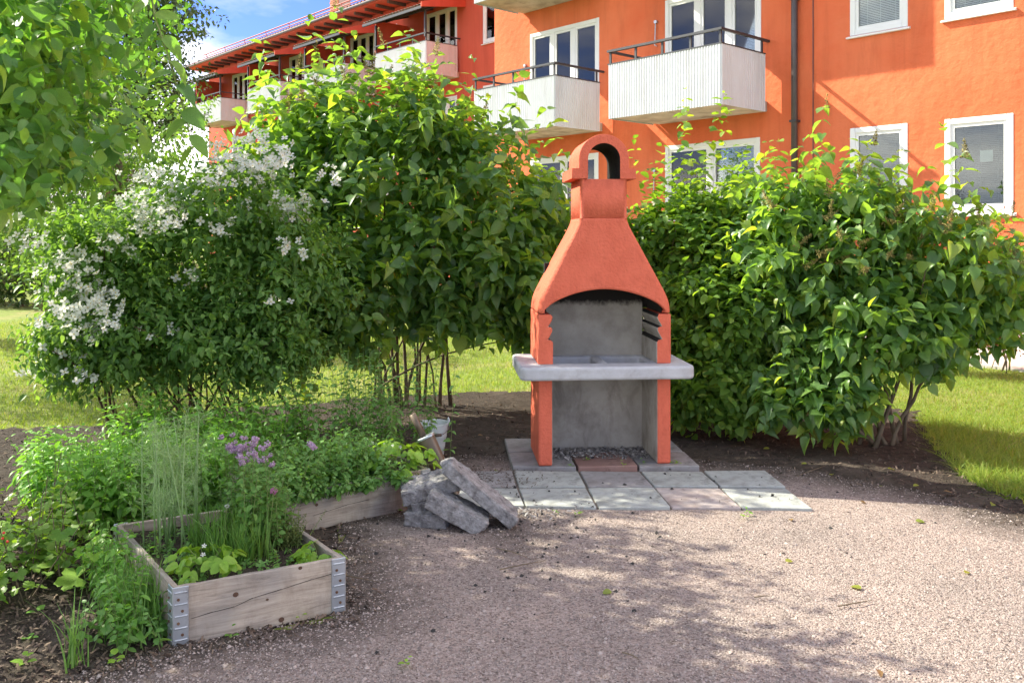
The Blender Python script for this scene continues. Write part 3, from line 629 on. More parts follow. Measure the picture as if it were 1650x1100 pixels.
# upper side walls with notches for the grill
zt = 0.979
for sx in (-1, 1):
    prof = [(HW, zs1), (HW, zt), (HW-T+.012, zt)]
    zc = zs1
    inn = [(HW-T-.003, zs1), (HW-T-.003, 0.798), (HW-T+.006, 0.812), (HW-T+.030, 0.818), (HW-T+.024, 0.828), (HW-T+.008, 0.858), (HW-T+.001, 0.876), (HW-T+.004, 0.894),
           (HW-T+.028, 0.902), (HW-T+.022, 0.914), (HW-T+.006, 0.938), (HW-T, 0.961), (HW-T+.006, 0.977)]
    pr = prof+inn[::-1]
    n = len(pr); mb = MB(); ys = (0, D)
    mb.add([(sx*u, y, z) for y in ys for u, z in pr], [tuple(range(n)), tuple(range(2*n-1, n-1, -1))]+[(i, n+i, n+(i+1) % n, (i+1) % n) for i in range(n)])
    bm = bmesh.new(); me = mb.mesh('side_wall', [M['paint'], M['conc'], M['soot']]); bm.from_mesh(me); bmesh.ops.recalc_face_normals(bm, faces=bm.faces); bm.to_mesh(me); bm.free()
    o = link('side_wall', me, None, bq)
    def cls(p):
        c = p.center
        return abs(c.x) < HW-0.045 and abs(p.normal.y) < 0.5
    inner_mat(o, cls, 1)
    for p in o.data.polygons:
        if cls(p) and p.normal.z*1 > 0.35: p.material_index = 2
    bevel(o, 0.004, 1)
MB().box(-HW+T-.001, HW-T+.001, D-0.07, D-0.01, zs1, 1.30).build('fire_back', M['conc_s'], bq)
# hood: rounded-rectangle rings, arched lower edge in front
def rrect(hw, hd, cy, r, n=12):
    pts = []
    for k, (sx, sy) in enumerate(((1, -1), (1, 1), (-1, 1), (-1, -1))):
        for j in range(n+1):
            t = -math.pi/2+k*math.pi/2+j/n*math.pi/2
            pts.append((sx*(hw-r)+r*math.cos(t), cy+sy*(hd-r)+r*math.sin(t)))
    out = []
    for i in range(len(pts)):                # subdivide the straight runs
        a, b = pts[i], pts[(i+1) % len(pts)]
        out.append(a); L = math.hypot(a[0]-b[0], a[1]-b[1])
        if i % (n+1) == n:
            m = 28
            for q in range(1, m): out.append((a[0]+(b[0]-a[0])*q/m, a[1]+(b[1]-a[1])*q/m))
    return out
zh0, zh1 = 0.986, 1.604
def hoodw(z):
    t = (z-zh0)/(zh1-zh0)
    lin = 0.155+(HW+0.045-0.155)*(1-t)**1.06
    a = -math.log(math.exp(-lin*60)+math.exp(-(HW+.003)*60))/60
    sp = 0.016; base = 0.155+0.53*sp*math.log(1+math.exp((zh1-0.018-z)/sp))
    return min(a, HW+0.003) if z < zh1-0.22 else base+(a-base)*max(0, min(1, (zh1-0.12-z)/0.10))
def hoodring(z):
    w = hoodw(z); t = np.clip((w-0.155)/(HW-0.155), 0, 1)
    yf = 0.045*(1-t)-0.004*t; yb = D-0.03*(1-t)+0.002
    return rrect(w, (yb-yf)/2, (yb+yf)/2, 0.022+0.022*t)
NR = 34; ref = hoodring(1.12); cntr = len(ref)
vs = []; fs = []
for j in range(NR):
    for i in range(cntr):
        x, y = ref[i]
        zb = zh0
        if y < 0.05:
            p = x/HW; aw_ = 0.86
            if abs(p) < aw_: zb = zh0+0.158*max(0, 1-(p/aw_)**2)**0.62
        t = j/(NR-1); z = zb+(zh1-zb)*t
        rx, ry = hoodring(z)[i] if True else (0, 0)
        vs.append((rx, ry, z))
for j in range(NR-1):
    for i in range(cntr): i2 = (i+1) % cntr; fs.append((j*cntr+i, j*cntr+i2, (j+1)*cntr+i2, (j+1)*cntr+i))
hd = MB().add(vs, fs).build('hood', [M['paint'], M['soot']], bq, True)
md = hd.modifiers.new('s', 'SOLIDIFY'); md.thickness = 0.055; md.offset = -1; md.material_offset = 1; md.material_offset_rim = 0; md.use_even_offset = False
shade_auto(hd, 70)
cr = rrect(0.156, 0.213, 0.26, 0.018, 4); nc = len(cr)
ch = MB().add([(x, y, z) for z in (zh1-.012, 1.862) for x, y in cr], [(i, (i+1) % nc, nc+(i+1) % nc, nc+i) for i in range(nc)]).build('chimney', [M['paint'], M['soot']], bq, True)
md = ch.modifiers.new('s', 'SOLIDIFY'); md.thickness = 0.05; md.offset = -1; md.material_offset = 1; md.material_offset_rim = 0
shade_auto(ch, 50)
# chimney cap: arch with two ears
A = 20; R0, R1 = 0.166, 0.106; zc = 1.990; zb = 1.863
outer = [(0.213, zb), (0.213, zb+.068), (R0, zb+.070)]+[(R0*math.cos(math.pi*k/A), zc+R0*math.sin(math.pi*k/A)) for k in range(A+1)]+[(-R0, zb+.070), (-0.213, zb+.068), (-0.213, zb)]
inner = [(R1, zb), (R1, zb+.03), (R1, zb+.07)]+[(R1*math.cos(math.pi*k/A), zc+R1*math.sin(math.pi*k/A)) for k in range(A+1)]+[(-R1, zb+.07), (-R1, zb+.03), (-R1, zb)]
n = len(outer); ya, yb = 0.035, 0.485; mb = MB()
mb.add([(x, y, z) for y in (ya, yb) for x, z in outer+inner],
       [(i, i+1, n+i+1, n+i) for i in range(n-1)]+[(2*n+i, 3*n+i, 3*n+i+1, 2*n+i+1) for i in range(n-1)]+[(i, 2*n+i, 2*n+i+1, i+1) for i in range(n-1)]+[(0, n, 3*n, 2*n), (n-1, 3*n-1, 4*n-1, 2*n-1)], 0)
mb.add([(x, y, z) for y in (ya, yb) for x, z in inner], [(i, i+1, n+i+1, n+i) for i in range(n-1)], 1)
me = mb.mesh('chimney_cap', [M['paint'], M['soot']]); bm = bmesh.new(); bm.from_mesh(me); bmesh.ops.remove_doubles(bm, verts=bm.verts, dist=1e-5); bmesh.ops.recalc_face_normals(bm, faces=bm.faces); bm.to_mesh(me); bm.free()
cp = link('chimney_cap', me, None, bq); bevel(cp, 0.010, 2, 50); shade_auto(cp, 40)

# ------------------------------------------------------------------ raised planters (pallet collars)
def planter(P, H, z0, label, boards=2):
    P = [Vector((p[0], p[1], 0)) for p in P]
    c = sum(P, Vector())/4
    root = empty('raised_planter', (c.x, c.y, 0), 0, label=label, cat='planter', group='wooden pallet-collar planters')
    th = 0.022
    for i in range(4):
        a, b = P[i], P[(i+1) % 4]; d = (b-a); L = d.length; rz = math.atan2(d.y, d.x)
        mb = MB(); n = 14
        for k in range(n+1):
            x = L*k/n; w = 0.004*pnoise(k*0.6, i, z0, 1)
            for (y, z) in ((0, z0+w), (th, z0+w), (th, z0+H+w), (0, z0+H+w)): mb.v.append((x, y, z))
        mb.f = [(k*4+q, (k+1)*4+q, (k+1)*4+(q+1) % 4, k*4+(q+1) % 4) for k in range(n) for q in range(4)]+[(0, 1, 2, 3), (n*4+3, n*4+2, n*4+1, n*4)]
        mb.f = [tuple(f) for f in mb.f]; mb.m = [0]*len(mb.f)
        me = mb.mesh('board', M['wood']); bm = bmesh.new(); bm.from_mesh(me); bmesh.ops.recalc_face_normals(bm, faces=bm.faces); bm.to_mesh(me); bm.free()
        o = link('board', me, None, root); o.location = (a.x-c.x, a.y-c.y, 0); o.rotation_euler = (0, 0, rz); bevel(o, 0.003, 2)
        if i == 0:      # crack: flat strip, the groove's shade painted on; knots: flat brown discs
            ck = MB(); pts = [(0.06, 0.095), (0.14, 0.104), (0.22, 0.108), (0.29, 0.128), (0.40, 0.14), (0.52, 0.156), (0.62, 0.165)] if boards == 2 else [(0.28, 0.075), (0.36, 0.085), (0.48, 0.10), (0.6, 0.105)]
            for (x1_, z1_), (x2_, z2_) in zip(pts[:-1], pts[1:]): ck.add([(x1_, -0.0015, z0+z1_), (x2_, -0.0015, z0+z2_), (x2_, -0.0015, z0+z2_+.0028), (x1_, -0.0015, z0+z1_+.0016)], [(0, 1, 2, 3)])
            ck.build('crack', M['soot'], o)
            for (kx, kz, kr) in ([(0.225, 0.155, 0.0095), (0.40, 0.022, 0.010), (0.475, 0.212, 0.007), (0.345, 0.112, 0.005)] if boards == 2 else [(0.3, 0.13, 0.008)]):
                kn = MB(); m = 12
                kn.add([(kx+kr*1.15*math.cos(t*2*math.pi/m), -0.002, z0+kz+kr*math.sin(t*2*math.pi/m)) for t in range(m)], [tuple(range(m))]); kn.build('knot', M['barkd'] if kr < 0.013 or kz < 0.05 else M['soot'], o)
        # corner bracket at both ends
        for e in (0, 1):
            bw = 0.058; xa = -0.004 if e == 0 else L-bw+.004
            br = MB(); br.box(xa, xa+bw, -0.0055, -0.001, z0-.004, z0+H+.002)
            for q in range(5): zz = z0+H*(0.10+q*0.2); br.box(xa+.006, xa+bw-.004, -0.0095, -0.005, zz, zz+.007)
            b_ = bevel(br.build('corner_bracket', M['zinc'], root), 0.002, 1); b_.location = (a.x-c.x, a.y-c.y, 0); b_.rotation_euler = (0, 0, rz)
            for q in range(4):
                bl = MB(); zz = z0+H*(0.2+q*0.2); xx = xa+bw*(0.35 if q % 2 else 0.6); m = 8
                bl.add([(xx+.0055*math.cos(t*math.pi/4), -0.0085, zz+.0055*math.sin(t*math.pi/4)) for t in range(m)]+[(xx+.0055*math.cos(t*math.pi/4), -0.005, zz+.0055*math.sin(t*math.pi/4)) for t in range(m)],
                       [tuple(range(m))]+[(t, (t+1) % m, m+(t+1) % m, m+t) for t in range(m)])
                bl.build('bolt', M['rust'], b_)
    # earth inside
    mb = MB(); n = 12
    for i in range(n+1):
        for j in range(n+1):
            s, t = 0.02+0.96*i/n, 0.02+0.96*j/n
            p = (P[0]*(1-s)+P[1]*s)*(1-t)+(P[3]*(1-s)+P[2]*s)*t
            mb.v.append((p.x-c.x, p.y-c.y, z0+H-0.045+0.02*pnoise(p.x, p.y, 3, 9)))
    mb.f = [(i*(n+1)+j, (i+1)*(n+1)+j, (i+1)*(n+1)+j+1, i*(n+1)+j+1) for i in range(n) for j in range(n)]; mb.m = [0]*len(mb.f)
    mb.build('earth', M['soil'], root, True)
    return root, P
pA, PA = planter([(-1.262, 3.262), (-0.685, 3.575), (-1.225, 4.295), (-1.805, 3.98)], 0.222, 0.006, 'weathered wooden planter nearest the camera, with zinc corner brackets and knot holes')
pB, PB = planter([(-1.27, 4.405), (-0.468, 4.955), (-0.87, 5.55), (-1.67, 5.0)], 0.215, 0.006, 'weathered wooden planter behind the broken concrete, full of oregano', 1)

# ------------------------------------------------------------------ broken concrete
def chunk(size, loc, rot, label, seed):
    bm = bmesh.new(); bmesh.ops.create_cube(bm, size=1)
    bmesh.ops.scale(bm, vec=size, verts=bm.verts)
    r = random.Random(seed)
    for v in bm.verts: v.co += Vector((r.uniform(-.12, .12)*size[0]*0.5, r.uniform(-.10, .10)*size[1]*.5, r.uniform(-.08, .08)*size[2]*.5))
    bmesh.ops.bevel(bm, geom=bm.edges[:], offset=min(size)*0.07, segments=1, affect='EDGES')
    bmesh.ops.triangulate(bm, faces=bm.faces[:])
    for _ in range(4):
        es = [e for e in bm.edges if e.calc_length() > 0.015]
        if not es: break
        bmesh.ops.subdivide_edges(bm, edges=es, cuts=1); bmesh.ops.triangulate(bm, faces=bm.faces[:])
    bm.normal_update()
    for v in bm.verts:
        p = v.co*1.0+Vector((seed*3.1, 0, 0))
        top = max(0, v.normal.z)
        n = mnoise.noise(p*14)*0.006*(1+abs(v.normal.x))+abs(mnoise.noise(p*34))*0.007*(0.4+abs(v.normal.x)+top)+mnoise.noise(p*70)*0.0035*(0.6+1.5*top)+mnoise.noise(p*140)*0.003*(1+top)
        v.co += v.normal*n
    me = bpy.data.meshes.new('concrete_chunk'); bm.to_mesh(me); bm.free()
    o = link('concrete_chunk', me, M['rubble']); o.location = loc; o.rotation_euler = [math.radians(a) for a in rot]
    return tag(shade_auto(o, 28), label, 'rubble', 'broken concrete pieces')
chunk((0.21, 0.17, 0.072), (-0.445, 4.665, 0.046), (2, 3, -8), 'broken concrete piece lying on the gravel, lowest of the heap', 1)
chunk((0.135, 0.14, 0.06), (-0.485, 4.70, 0.108), (4, -6, 20), 'small broken concrete piece wedged between two others at the left of the heap', 2)
chunk((0.29, 0.20, 0.075), (-0.445, 4.73, 0.19), (4, -15, 6), 'thick broken concrete slab on top of the heap, against the planter board', 3)
chunk((0.31, 0.19, 0.085), (-0.285, 4.60, 0.098), (-2, 27, -6), 'pale broken concrete piece under the long leaning slab', 4)
chunk((0.47, 0.20, 0.066), (-0.17, 4.66, 0.180), (-4, 38, -5), 'long broken concrete slab leaning down over the rest of the heap', 5)

# brown tube behind the rubble
tb = empty('metal_post', (-0.37, 5.12, 0), 0, label='brown metal post with a thin pipe end, leaning behind the broken concrete', cat='post')
ax = [Vector((0.02, 0, 0.02)), Vector((-0.135, 0.03, 0.352))]
def sqtube(mb, a, b, hw, hd):
    d = (b-a).normalized(); s = Vector((0, 1, 0)); s = (s-d*s.dot(d)).normalized(); t = d.cross(s)
    vs = []
    for p in (a, b):
        for q in range(16):
            an = q*math.pi/8; cx = math.copysign(abs(math.cos(an))**0.6, math.cos(an)); sy = math.copysign(abs(math.sin(an))**0.6, math.sin(an)); vs.append(p+t*hw*cx+s*hd*sy)
    mb.add(vs, [(q, (q+1) % 16, 16+(q+1) % 16, 16+q) for q in range(16)]+[tuple(range(15, -1, -1)), tuple(range(16, 32))])
mb = MB(); sqtube(mb, ax[0], ax[1], 0.050, 0.042); shade_auto(mb.build('shaft', M['brownm'], tb), 45)
d = (ax[1]-ax[0]).normalized()
mb = MB(); sqtube(mb, ax[1]-d*0.002, ax[1]+d*0.012, 0.054, 0.046); bevel(mb.build('collar', M['zinc'], tb), .002, 1)
q0 = ax[1]+d*0.01+Vector((-0.012, 0, 0)); q1 = q0+(d+Vector((-0.05, 0, 0))).normalized()*0.145
pp = MB().tube([q0, q1], 0.021, 16, cap=False).build('pipe_end', M['brownm'], tb, True)
md = pp.modifiers.new('s', 'SOLIDIFY'); md.thickness = 0.004
# bucket
bk = empty('bucket', (-0.545, 6.02, 0.03), math.radians(20), label='white enamel bucket with wire handle on the soil behind the planter', cat='bucket')
prof = [(0.001, 0.004), (0.072, 0.0), (0.076, 0.012), (0.082, 0.06), (0.0845, 0.063), (0.085, 0.07), (0.093, 0.13), (0.0955, 0.133), (0.096, 0.14), (0.106, 0.218), (0.111, 0.222), (0.110, 0.229), (0.1045, 0.227), (0.094, 0.14), (0.075, 0.012), (0.001, 0.008)]
n = 32; mb = MB(); mb.add([(r*math.cos(2*math.pi*k/n), r*math.sin(2*math.pi*k/n), z) for r, z in prof for k in range(n)], [(j*n+k, j*n+(k+1) % n, (j+1)*n+(k+1) % n, (j+1)*n+k) for j in range(len(prof)-1) for k in range(n)])
shade_auto(mb.build('pail', M['enamel'], bk), 40)
for sx in (-1, 1):
    mb = MB(); mb.tube([(sx*0.104, -0.022, 0.205), (sx*0.112, -0.018, 0.238), (sx*0.112, 0, 0.252), (sx*0.112, 0.018, 0.238), (sx*0.104, 0.022, 0.205)], 0.006, 6); mb.build('ear', M['enamel'], bk, True)
hp = [(0.112*math.cos(t), -0.125*math.sin(t), 0.238-0.075*math.sin(t)) for t in np.linspace(0, math.pi, 20)]
hn = MB().tube(hp, 0.0028, 6).build('handle', M['wire'], bk, True)
MB().tube([hp[8], hp[11]], 0.010, 8).build('grip', M['brownm'], hn, True)

# ------------------------------------------------------------------ plants
def nrm(a): return a/np.maximum(np.linalg.norm(a, axis=-1, keepdims=True), 1e-9)
def tpl(ts, ws, fold=0.3, curl=0.25, back=0.0):
    V = []; rows = []; F3 = []
    for i, (t, w) in enumerate(zip(ts, ws)):
        zc = -curl*t*t
        if w == 0: V.append((0, t, zc)); rows.append((len(V)-1,))
        else:
            b = back if i == 0 else 0
            V += [(-w, t-b, zc+fold*w), (0, t, zc), (w, t-b, zc+fold*w)]; rows.append((len(V)-3, len(V)-2, len(V)-1))
    for a, b in zip(rows[:-1], rows[1:]):
        if len(a) == 3 and len(b) == 3: F3 += [(a[0], a[1], b[1]), (a[0], b[1], b[0]), (a[1], a[2], b[2]), (a[1], b[2], b[1])]
        elif len(a) == 1: F3 += [(a[0], b[1], b[0]), (a[0], b[2], b[1])]
        else: F3 += [(a[0], a[1], b[0]), (a[1], a[2], b[0])]
    return np.array(V, float), np.array(F3, int), np.zeros(len(F3), int)
T = {}
T['lilac'] = tpl([0.03, 0.13, 0.32, 0.58, 0.82, 1.0], [0.13, 0.31, 0.36, 0.27, 0.11, 0], 0.38, 0.28, 0.10)
T['ovate'] = tpl([0, 0.2, 0.45, 0.75, 1.0], [0, 0.22, 0.27, 0.17, 0], 0.35, 0.25)
T['round'] = tpl([0, 0.15, 0.45, 0.8, 1.0], [0, 0.27, 0.37, 0.24, 0], 0.25, 0.2)
T['broad'] = tpl([0, 0.12, 0.35, 0.6, 0.85, 1.0], [0, 0.22, 0.31, 0.29, 0.14, 0], 0.25, 0.35)
T['low'] = tpl([0, 0.4, 1.0], [0, 0.28, 0], 0.3, 0.2)
T['needle'] = tpl([0, 0.5, 1.0], [0, 0.022, 0], 0.2, 0.25)
T['mint'] = tpl([0, 0.18, 0.40, 0.62, 0.82, 1.0], [0, 0.20, 0.25, 0.22, 0.13, 0], 0.35, 0.35)
def lobed(n=5, depth=0.32, seed=1):
    V = [(0, 0.05, 0)]; m = n*6
    for k in range(m+1):
        a = math.radians(-150+300*k/m); lob = abs(math.sin((k/m)*n*math.pi)); saw = 0.05*(k % 2)
        r = (0.5*(1-depth)+0.5*depth*lob+saw)*(1.0-0.12*abs(a)/2.6)
        V.append((r*math.sin(a), 0.35+r*math.cos(a)*0.95-0.3*0, 0.12*abs(math.sin(a))*r*2-0.15*r+0.05*math.sin(3*a)))
    V[0] = (0, 0.28, 0.0)
    return np.array(V), np.array([(0, k+1, k+2)[::-1] for k in range(m)]), np.zeros(m, int)
T['lobed'] = lobed()
def petals(n, L, w, cup=0.25):
    V = []; F3 = []; mi = []
    for k in range(n):
        a = 2*math.pi*k/n; d = np.array((math.cos(a), math.sin(a))); s = np.array((-math.sin(a), math.cos(a)))
        pts = [(0.05, 0, 0.0), (0.3, -w*0.8, cup*.3), (0.3, w*0.8, cup*.3), (0.8, -w, cup*.75), (0.8, w, cup*.75), (1.0, 0, cup*.7)]
        b = len(V)
        for (r, q, z) in pts: xy = d*r*L+s*q*L; V.append((xy[0], xy[1], z*L))
        F3 += [(b, b+1, b+2), (b+1, b+3, b+4), (b+1, b+4, b+2), (b+3, b+5, b+4)]; mi += [0]*4
    b = len(V)
    for k in range(6): V.append((0.14*L*math.cos(k), 0.14*L*math.sin(k), 0.12*L))
    V.append((0, 0, 0.3*L))
    for k in range(6): F3.append((b+k, b+(k+1) % 6, b+6)); mi.append(1)
    return np.array(V), np.array(F3), np.array(mi)
T['flower4'] = petals(4, 0.5, 0.33); T['flower5'] = petals(5, 0.5, 0.26, 0.15)
def blob(n, seed, rad=0.5, sz=0.16, flat=1.0):
    r = np.random.default_rng(seed); V = []; F3 = []
    for k in range(n):
        d = nrm(r.normal(size=3)); c = d*rad*(0.6+0.4*r.random()); c[2] *= flat; a = nrm(np.cross(d, r.normal(size=3))); b = np.cross(d, a)
        q = len(V); V += [c+a*sz, c-a*sz*.5+b*sz*.8, c-a*sz*.5-b*sz*.8, c+d*sz*.8]; F3 += [(q, q+1, q+3), (q+1, q+2, q+3), (q+2, q, q+3)]
    return np.array(V), np.array(F3), np.zeros(len(F3), int)
T['head'] = blob(34, 1, 0.42, 0.15, 0.75); T['ball'] = blob(60, 2, 0.45, 0.13, 1.0)
def panicle(seed):
    r = np.random.default_rng(seed); V = []; F3 = []
    for k in range(70):
        t = r.random(); w = 0.26*(1-t)+0.04; a = r.random()*6.28; c = np.array((w*math.cos(a)*r.random()**.5, t, w*math.sin(a)*r.random()**.5)); s = 0.035
        d = nrm(r.normal(size=(3, 3)))*s; q = len(V); V += [c+d[0], c+d[1], c*np.array((0, 1, 0))+np.array((0, -0.03, 0)), c+np.array((0, s*1.4, 0))]; F3 += [(q, q+1, q+2), (q, q+1, q+3), (q+1, q+2, q+3), (q+2, q, q+3)]
    q = len(V); V += [np.array((0.02, 0, 0)), np.array((-0.01, 0, 0.017)), np.array((-0.01, 0, -0.017)), np.array((0, 1.02, 0))]; F3 += [(q, q+1, q+3), (q+1, q+2, q+3), (q+2, q, q+3)]
    return np.array(V), np.array(F3), np.zeros(len(F3), int)
T['panicle'] = panicle(3)
T['pebble'] = (np.array([(-.5, -.4, -.15), (.45, -.5, -.15), (.5, .4, -.15), (-.4, .5, -.15), (.05, -.02, .42)]), np.array([(0, 1, 4), (1, 2, 4), (2, 3, 4), (3, 0, 4)]), np.zeros(4, int))
T['chip'] = (np.array([(-.5, -.16, 0), (.5, -.10, .05), (.45, .12, .1), (-.45, .16, .02), (0, 0, .2)]), np.array([(0, 1, 4), (1, 2, 4), (2, 3, 4), (3, 0, 4)]), np.zeros(4, int))

TM = {}
def tpl_mesh(key, mats):
    k = (key, tuple(m.name for m in mats))
    if k not in TM:
        V, F3, mi = T[key]; me = mesh_np(key, V, F3, True)
        for m in mats: me.materials.append(m)
        me.polygons.foreach_set('material_index', mi.astype(np.int32)); TM[k] = me
    return TM[k]
def joined(name, key, P, R, S, mats, parent=None, K=None):
    V, F3, mi = T[key]; n = len(P)
    VV = V[None]*(K[:, None, :] if K is not None else 1.0)
    W = np.einsum('nij,nkj->nki', R, np.broadcast_to(VV, (n, len(V), 3)))*np.asarray(S).reshape(n, 1, 1)+P[:, None, :]
    FF = (F3[None]+(np.arange(n)*len(V))[:, None, None]).reshape(-1, 3)
    me = mesh_np(name, W.reshape(-1, 3), FF, True)
    for m in mats: me.materials.append(m)
    if len(mats) > 1: me.polygons.foreach_set('material_index', np.tile(mi, n).astype(np.int32))
    return link(name, me, None, parent)
def frames(axis, normal):
    y = nrm(axis); z = nrm(normal-y*np.sum(normal*y, -1, keepdims=True)); x = np.cross(y, z)
    return np.stack([x, y, z], -1)

LS = []          # leaf sets waiting to be split into single leaves and the rest
def leafset(root, stuffname, partname, key, P, R, S, mats, nparts=300):
    LS.append(dict(root=root, sn=stuffname, pn=partname, key=key, P=P, R=R, S=np.asarray(S), mats=mats if isinstance(mats, list) else [mats], np=nparts, K=np.stack([0.78+0.4*rng.random(len(P)), np.ones(len(P)), 0.3+1.8*rng.random(len(P))], 1)))

def shoots_ell(ells, n, shell=(0.55, 1.04), up=0.5, zmin=None, jit=0.45, pw=0.6):
    w = np.array([e[2] if len(e) > 2 else e[1][0]*e[1][2] for e in ells]); w = w/w.sum()
    k = rng.choice(len(ells), n, p=w)
    c = np.array([e[0] for e in ells], float)[k]; r = np.array([e[1] for e in ells], float)[k]
    d = nrm(rng.normal(size=(n, 3))); rad = shell[0]+(shell[1]-shell[0])*rng.random((n, 1))**pw
    lump = 1+0.16*np.sin(d[:, :1]*7+c[:, :1]*5)*np.cos(d[:, 1:2]*6+c[:, 2:3]*3)+0.10*np.sin(d[:, 2:3]*11+3)
    P = c+r*d*rad*lump
    Dr = nrm(d+np.array((0, 0, up))+rng.normal(size=(n, 3))*jit)
    if zmin is not None:
        m = P[:, 2] > zmin+0.25*rng.random(n); P, Dr = P[m], Dr[m]
    return P, Dr
def leaves_on(P, Dr, L, nodes, leaf, droop=0.4, spread=1.0, jn=0.35, pairs=2, fwd=0.5, taper=0.35, facing=0.8):
    n = len(P); L = np.broadcast_to(np.asarray(L, float).reshape(-1, 1), (n, 1)) if np.ndim(L) else np.full((n, 1), L)
    h = np.where(np.abs(Dr[:, 2:3]) < 0.9, np.array([[0, 0, 1.0]]), np.array([[1.0, 0, 0]]))
    a = nrm(np.cross(Dr, h)); b = np.cross(Dr, a)
    ph = rng.random((n, 1))*6.28
    OP, OA, ON, OS = [], [], [], []
    for j in range(nodes):
        t = (j+0.7)/nodes; pos = P-Dr*L*(1-t)
        for s in range(pairs):
            an = ph+j*1.57+s*2*math.pi/pairs+rng.normal(size=(n, 1))*0.3
            o = a*np.cos(an)+b*np.sin(an)
            ax = nrm(o*spread+Dr*(fwd*(0.3+0.9*t*t*t))+np.array((0, 0, -droop))+rng.normal(size=(n, 3))*0.22)
            nr = Dr*0.4+o*0.25+np.array((0, 0, facing))+rng.normal(size=(n, 3))*jn
            OP.append(pos+ax*leaf*0.10); OA.append(ax); ON.append(nr)
            OS.append(leaf*(0.55+0.75*rng.random(n))*(1-taper*t**3))
    P2 = np.concatenate(OP); R = frames(np.concatenate(OA), np.concatenate(ON)); return P2, R, np.concatenate(OS)
def twigs(root, P, Dr, L, r, mat, name='twigs'):
    n = len(P); L = np.broadcast_to(np.asarray(L, float).reshape(-1, 1), (n, 1)) if np.ndim(L) else np.full((n, 1), L)
    h = np.where(np.abs(Dr[:, 2:3]) < 0.9, np.array([[0, 0, 1.0]]), np.array([[1.0, 0, 0]])); a = nrm(np.cross(Dr, h)); b = np.cross(Dr, a)
    V = []
    for t, rr in ((-0.35, r), (0.98, r*0.45)):
        c = P-Dr*L*(1-t)+np.array((0, 0, -0.12 if t < 0 else 0))*L*0.8
        for k in range(3): V.append(c+(a*math.cos(k*2.094)+b*math.sin(k*2.094))*rr)
    V = np.stack(V, 1); F3 = np.array([(k, (k+1) % 3, 3+(k+1) % 3, 3+k) for k in range(3)])
    FF = (F3[None]+(np.arange(n)*6)[:, None, None]).reshape(-1, 4)
    o = link(name, mesh_np(name, V.reshape(-1, 3), FF, True), mat, root); tag(o, kind='stuff'); return o
def stems(root, base, ells, n, r0, spread, mat, bend=0.35, name='stem', rend=0.25, sides=7, loc=True):
    w = np.array([e[1][0] for e in ells]); w = w/w.sum()
    for i in range(n):
        e = ells[rng.choice(len(ells), p=w)]; d = nrm(rng.normal(size=3)); d[2] = abs(d[2])*0.6
        tip = Vector(np.array(e[0])+np.array(e[1])*d*0.75)
        b = Vector((base[0]+rng.normal()*spread[0], base[1]+rng.normal()*spread[1], -0.03))
        mid = Vector((b.x+(0.5-0.6*bend)*(tip.x-b.x), b.y+(0.5-0.6*bend)*(tip.y-b.y), tip.z*(0.5+0.25*bend))); mid.x += rng.normal()*0.05; mid.y += rng.normal()*0.05
        pts = []
        for k in range(9):
            t = k/8; p = b*(1-t)**2+mid*2*t*(1-t)+tip*t*t
            pts.append(p+Vector((rng.normal(), rng.normal(), 0))*0.012*(1 if 0 < k else 0)-Vector(root.location))
        rr = r0*(0.55+0.7*rng.random())
        MB().tube(pts, [rr*(1-(1-rend)*k/8)*(1.25 if k == 0 else 1) for k in range(9)], sides).build(name, mat, root, True)
def heads(root, key, name, P, Dr, S, mats):
    R = frames(Dr, rng.normal(size=Dr.shape)); me = tpl_mesh(key, mats)
    for p, r, s in zip(P, R, S):
        o = link(name, me, None, root); o.matrix_local = Matrix.Translation(Vector(p)-Vector(root.location)) @ Matrix(r.tolist()).to_4x4() @ Matrix.Scale(float(s), 4)

def bush(name, label, cat, base, ells, nsh, leaf, key, mat, group=None, nodes=4, L=0.28, droop=0.4, up=0.5, zmin=0.25, nst=14, r0=0.016, spread=(0.2, 0.12), bark='bark', nparts=300,
         shell=(0.5, 1.04), pairs=2, jn=0.35, extra=None, spr=1.0, facing=0.8, bend=0.35, sprouts=0):
    root = empty(name, (base[0], base[1], 0), 0, label=label, cat=cat, group=group)
    P, Dr = shoots_ell(ells, nsh, shell, up, zmin)
    Ls = L*(0.7+0.6*rng.random(len(P)))
    if extra is not None:
        eP, eD, eL = extra; P = np.concatenate([P, eP]); Dr = np.concatenate([Dr, nrm(np.asarray(eD, float))]); Ls = np.concatenate([Ls, eL])
    if sprouts:
        top = np.argsort(-(P[:, 2]+0.25*rng.random(len(P))))[:sprouts*3]; k = rng.choice(top, sprouts, replace=False)
        sd = nrm(Dr[k]*0.35+np.array((0, 0, 1.0))+rng.normal(size=(sprouts, 3))*0.22); ln = L*(1.0+0.7*rng.random(sprouts))
        P = np.concatenate([P, P[k]+sd*ln[:, None]*0.7]); Dr = np.concatenate([Dr, sd]); Ls = np.concatenate([Ls, ln])
    LP, LR, LSs = leaves_on(P, Dr, Ls, nodes, leaf, droop, spr, jn, pairs, facing=facing)
    leafset(root, 'crown', 'leaf', key, LP, LR, LSs, M[mat], nparts)
    stems(root, base, ells, nst, r0, spread, M[bark], bend=bend)
    twigs(root, P, Dr, Ls, max(0.0022, r0*0.16), M['stem'] if rng.random() < 0 else M[bark])
    return root, P, Dr
def A3(*pts): return np.array([list(p) for p in pts], float)

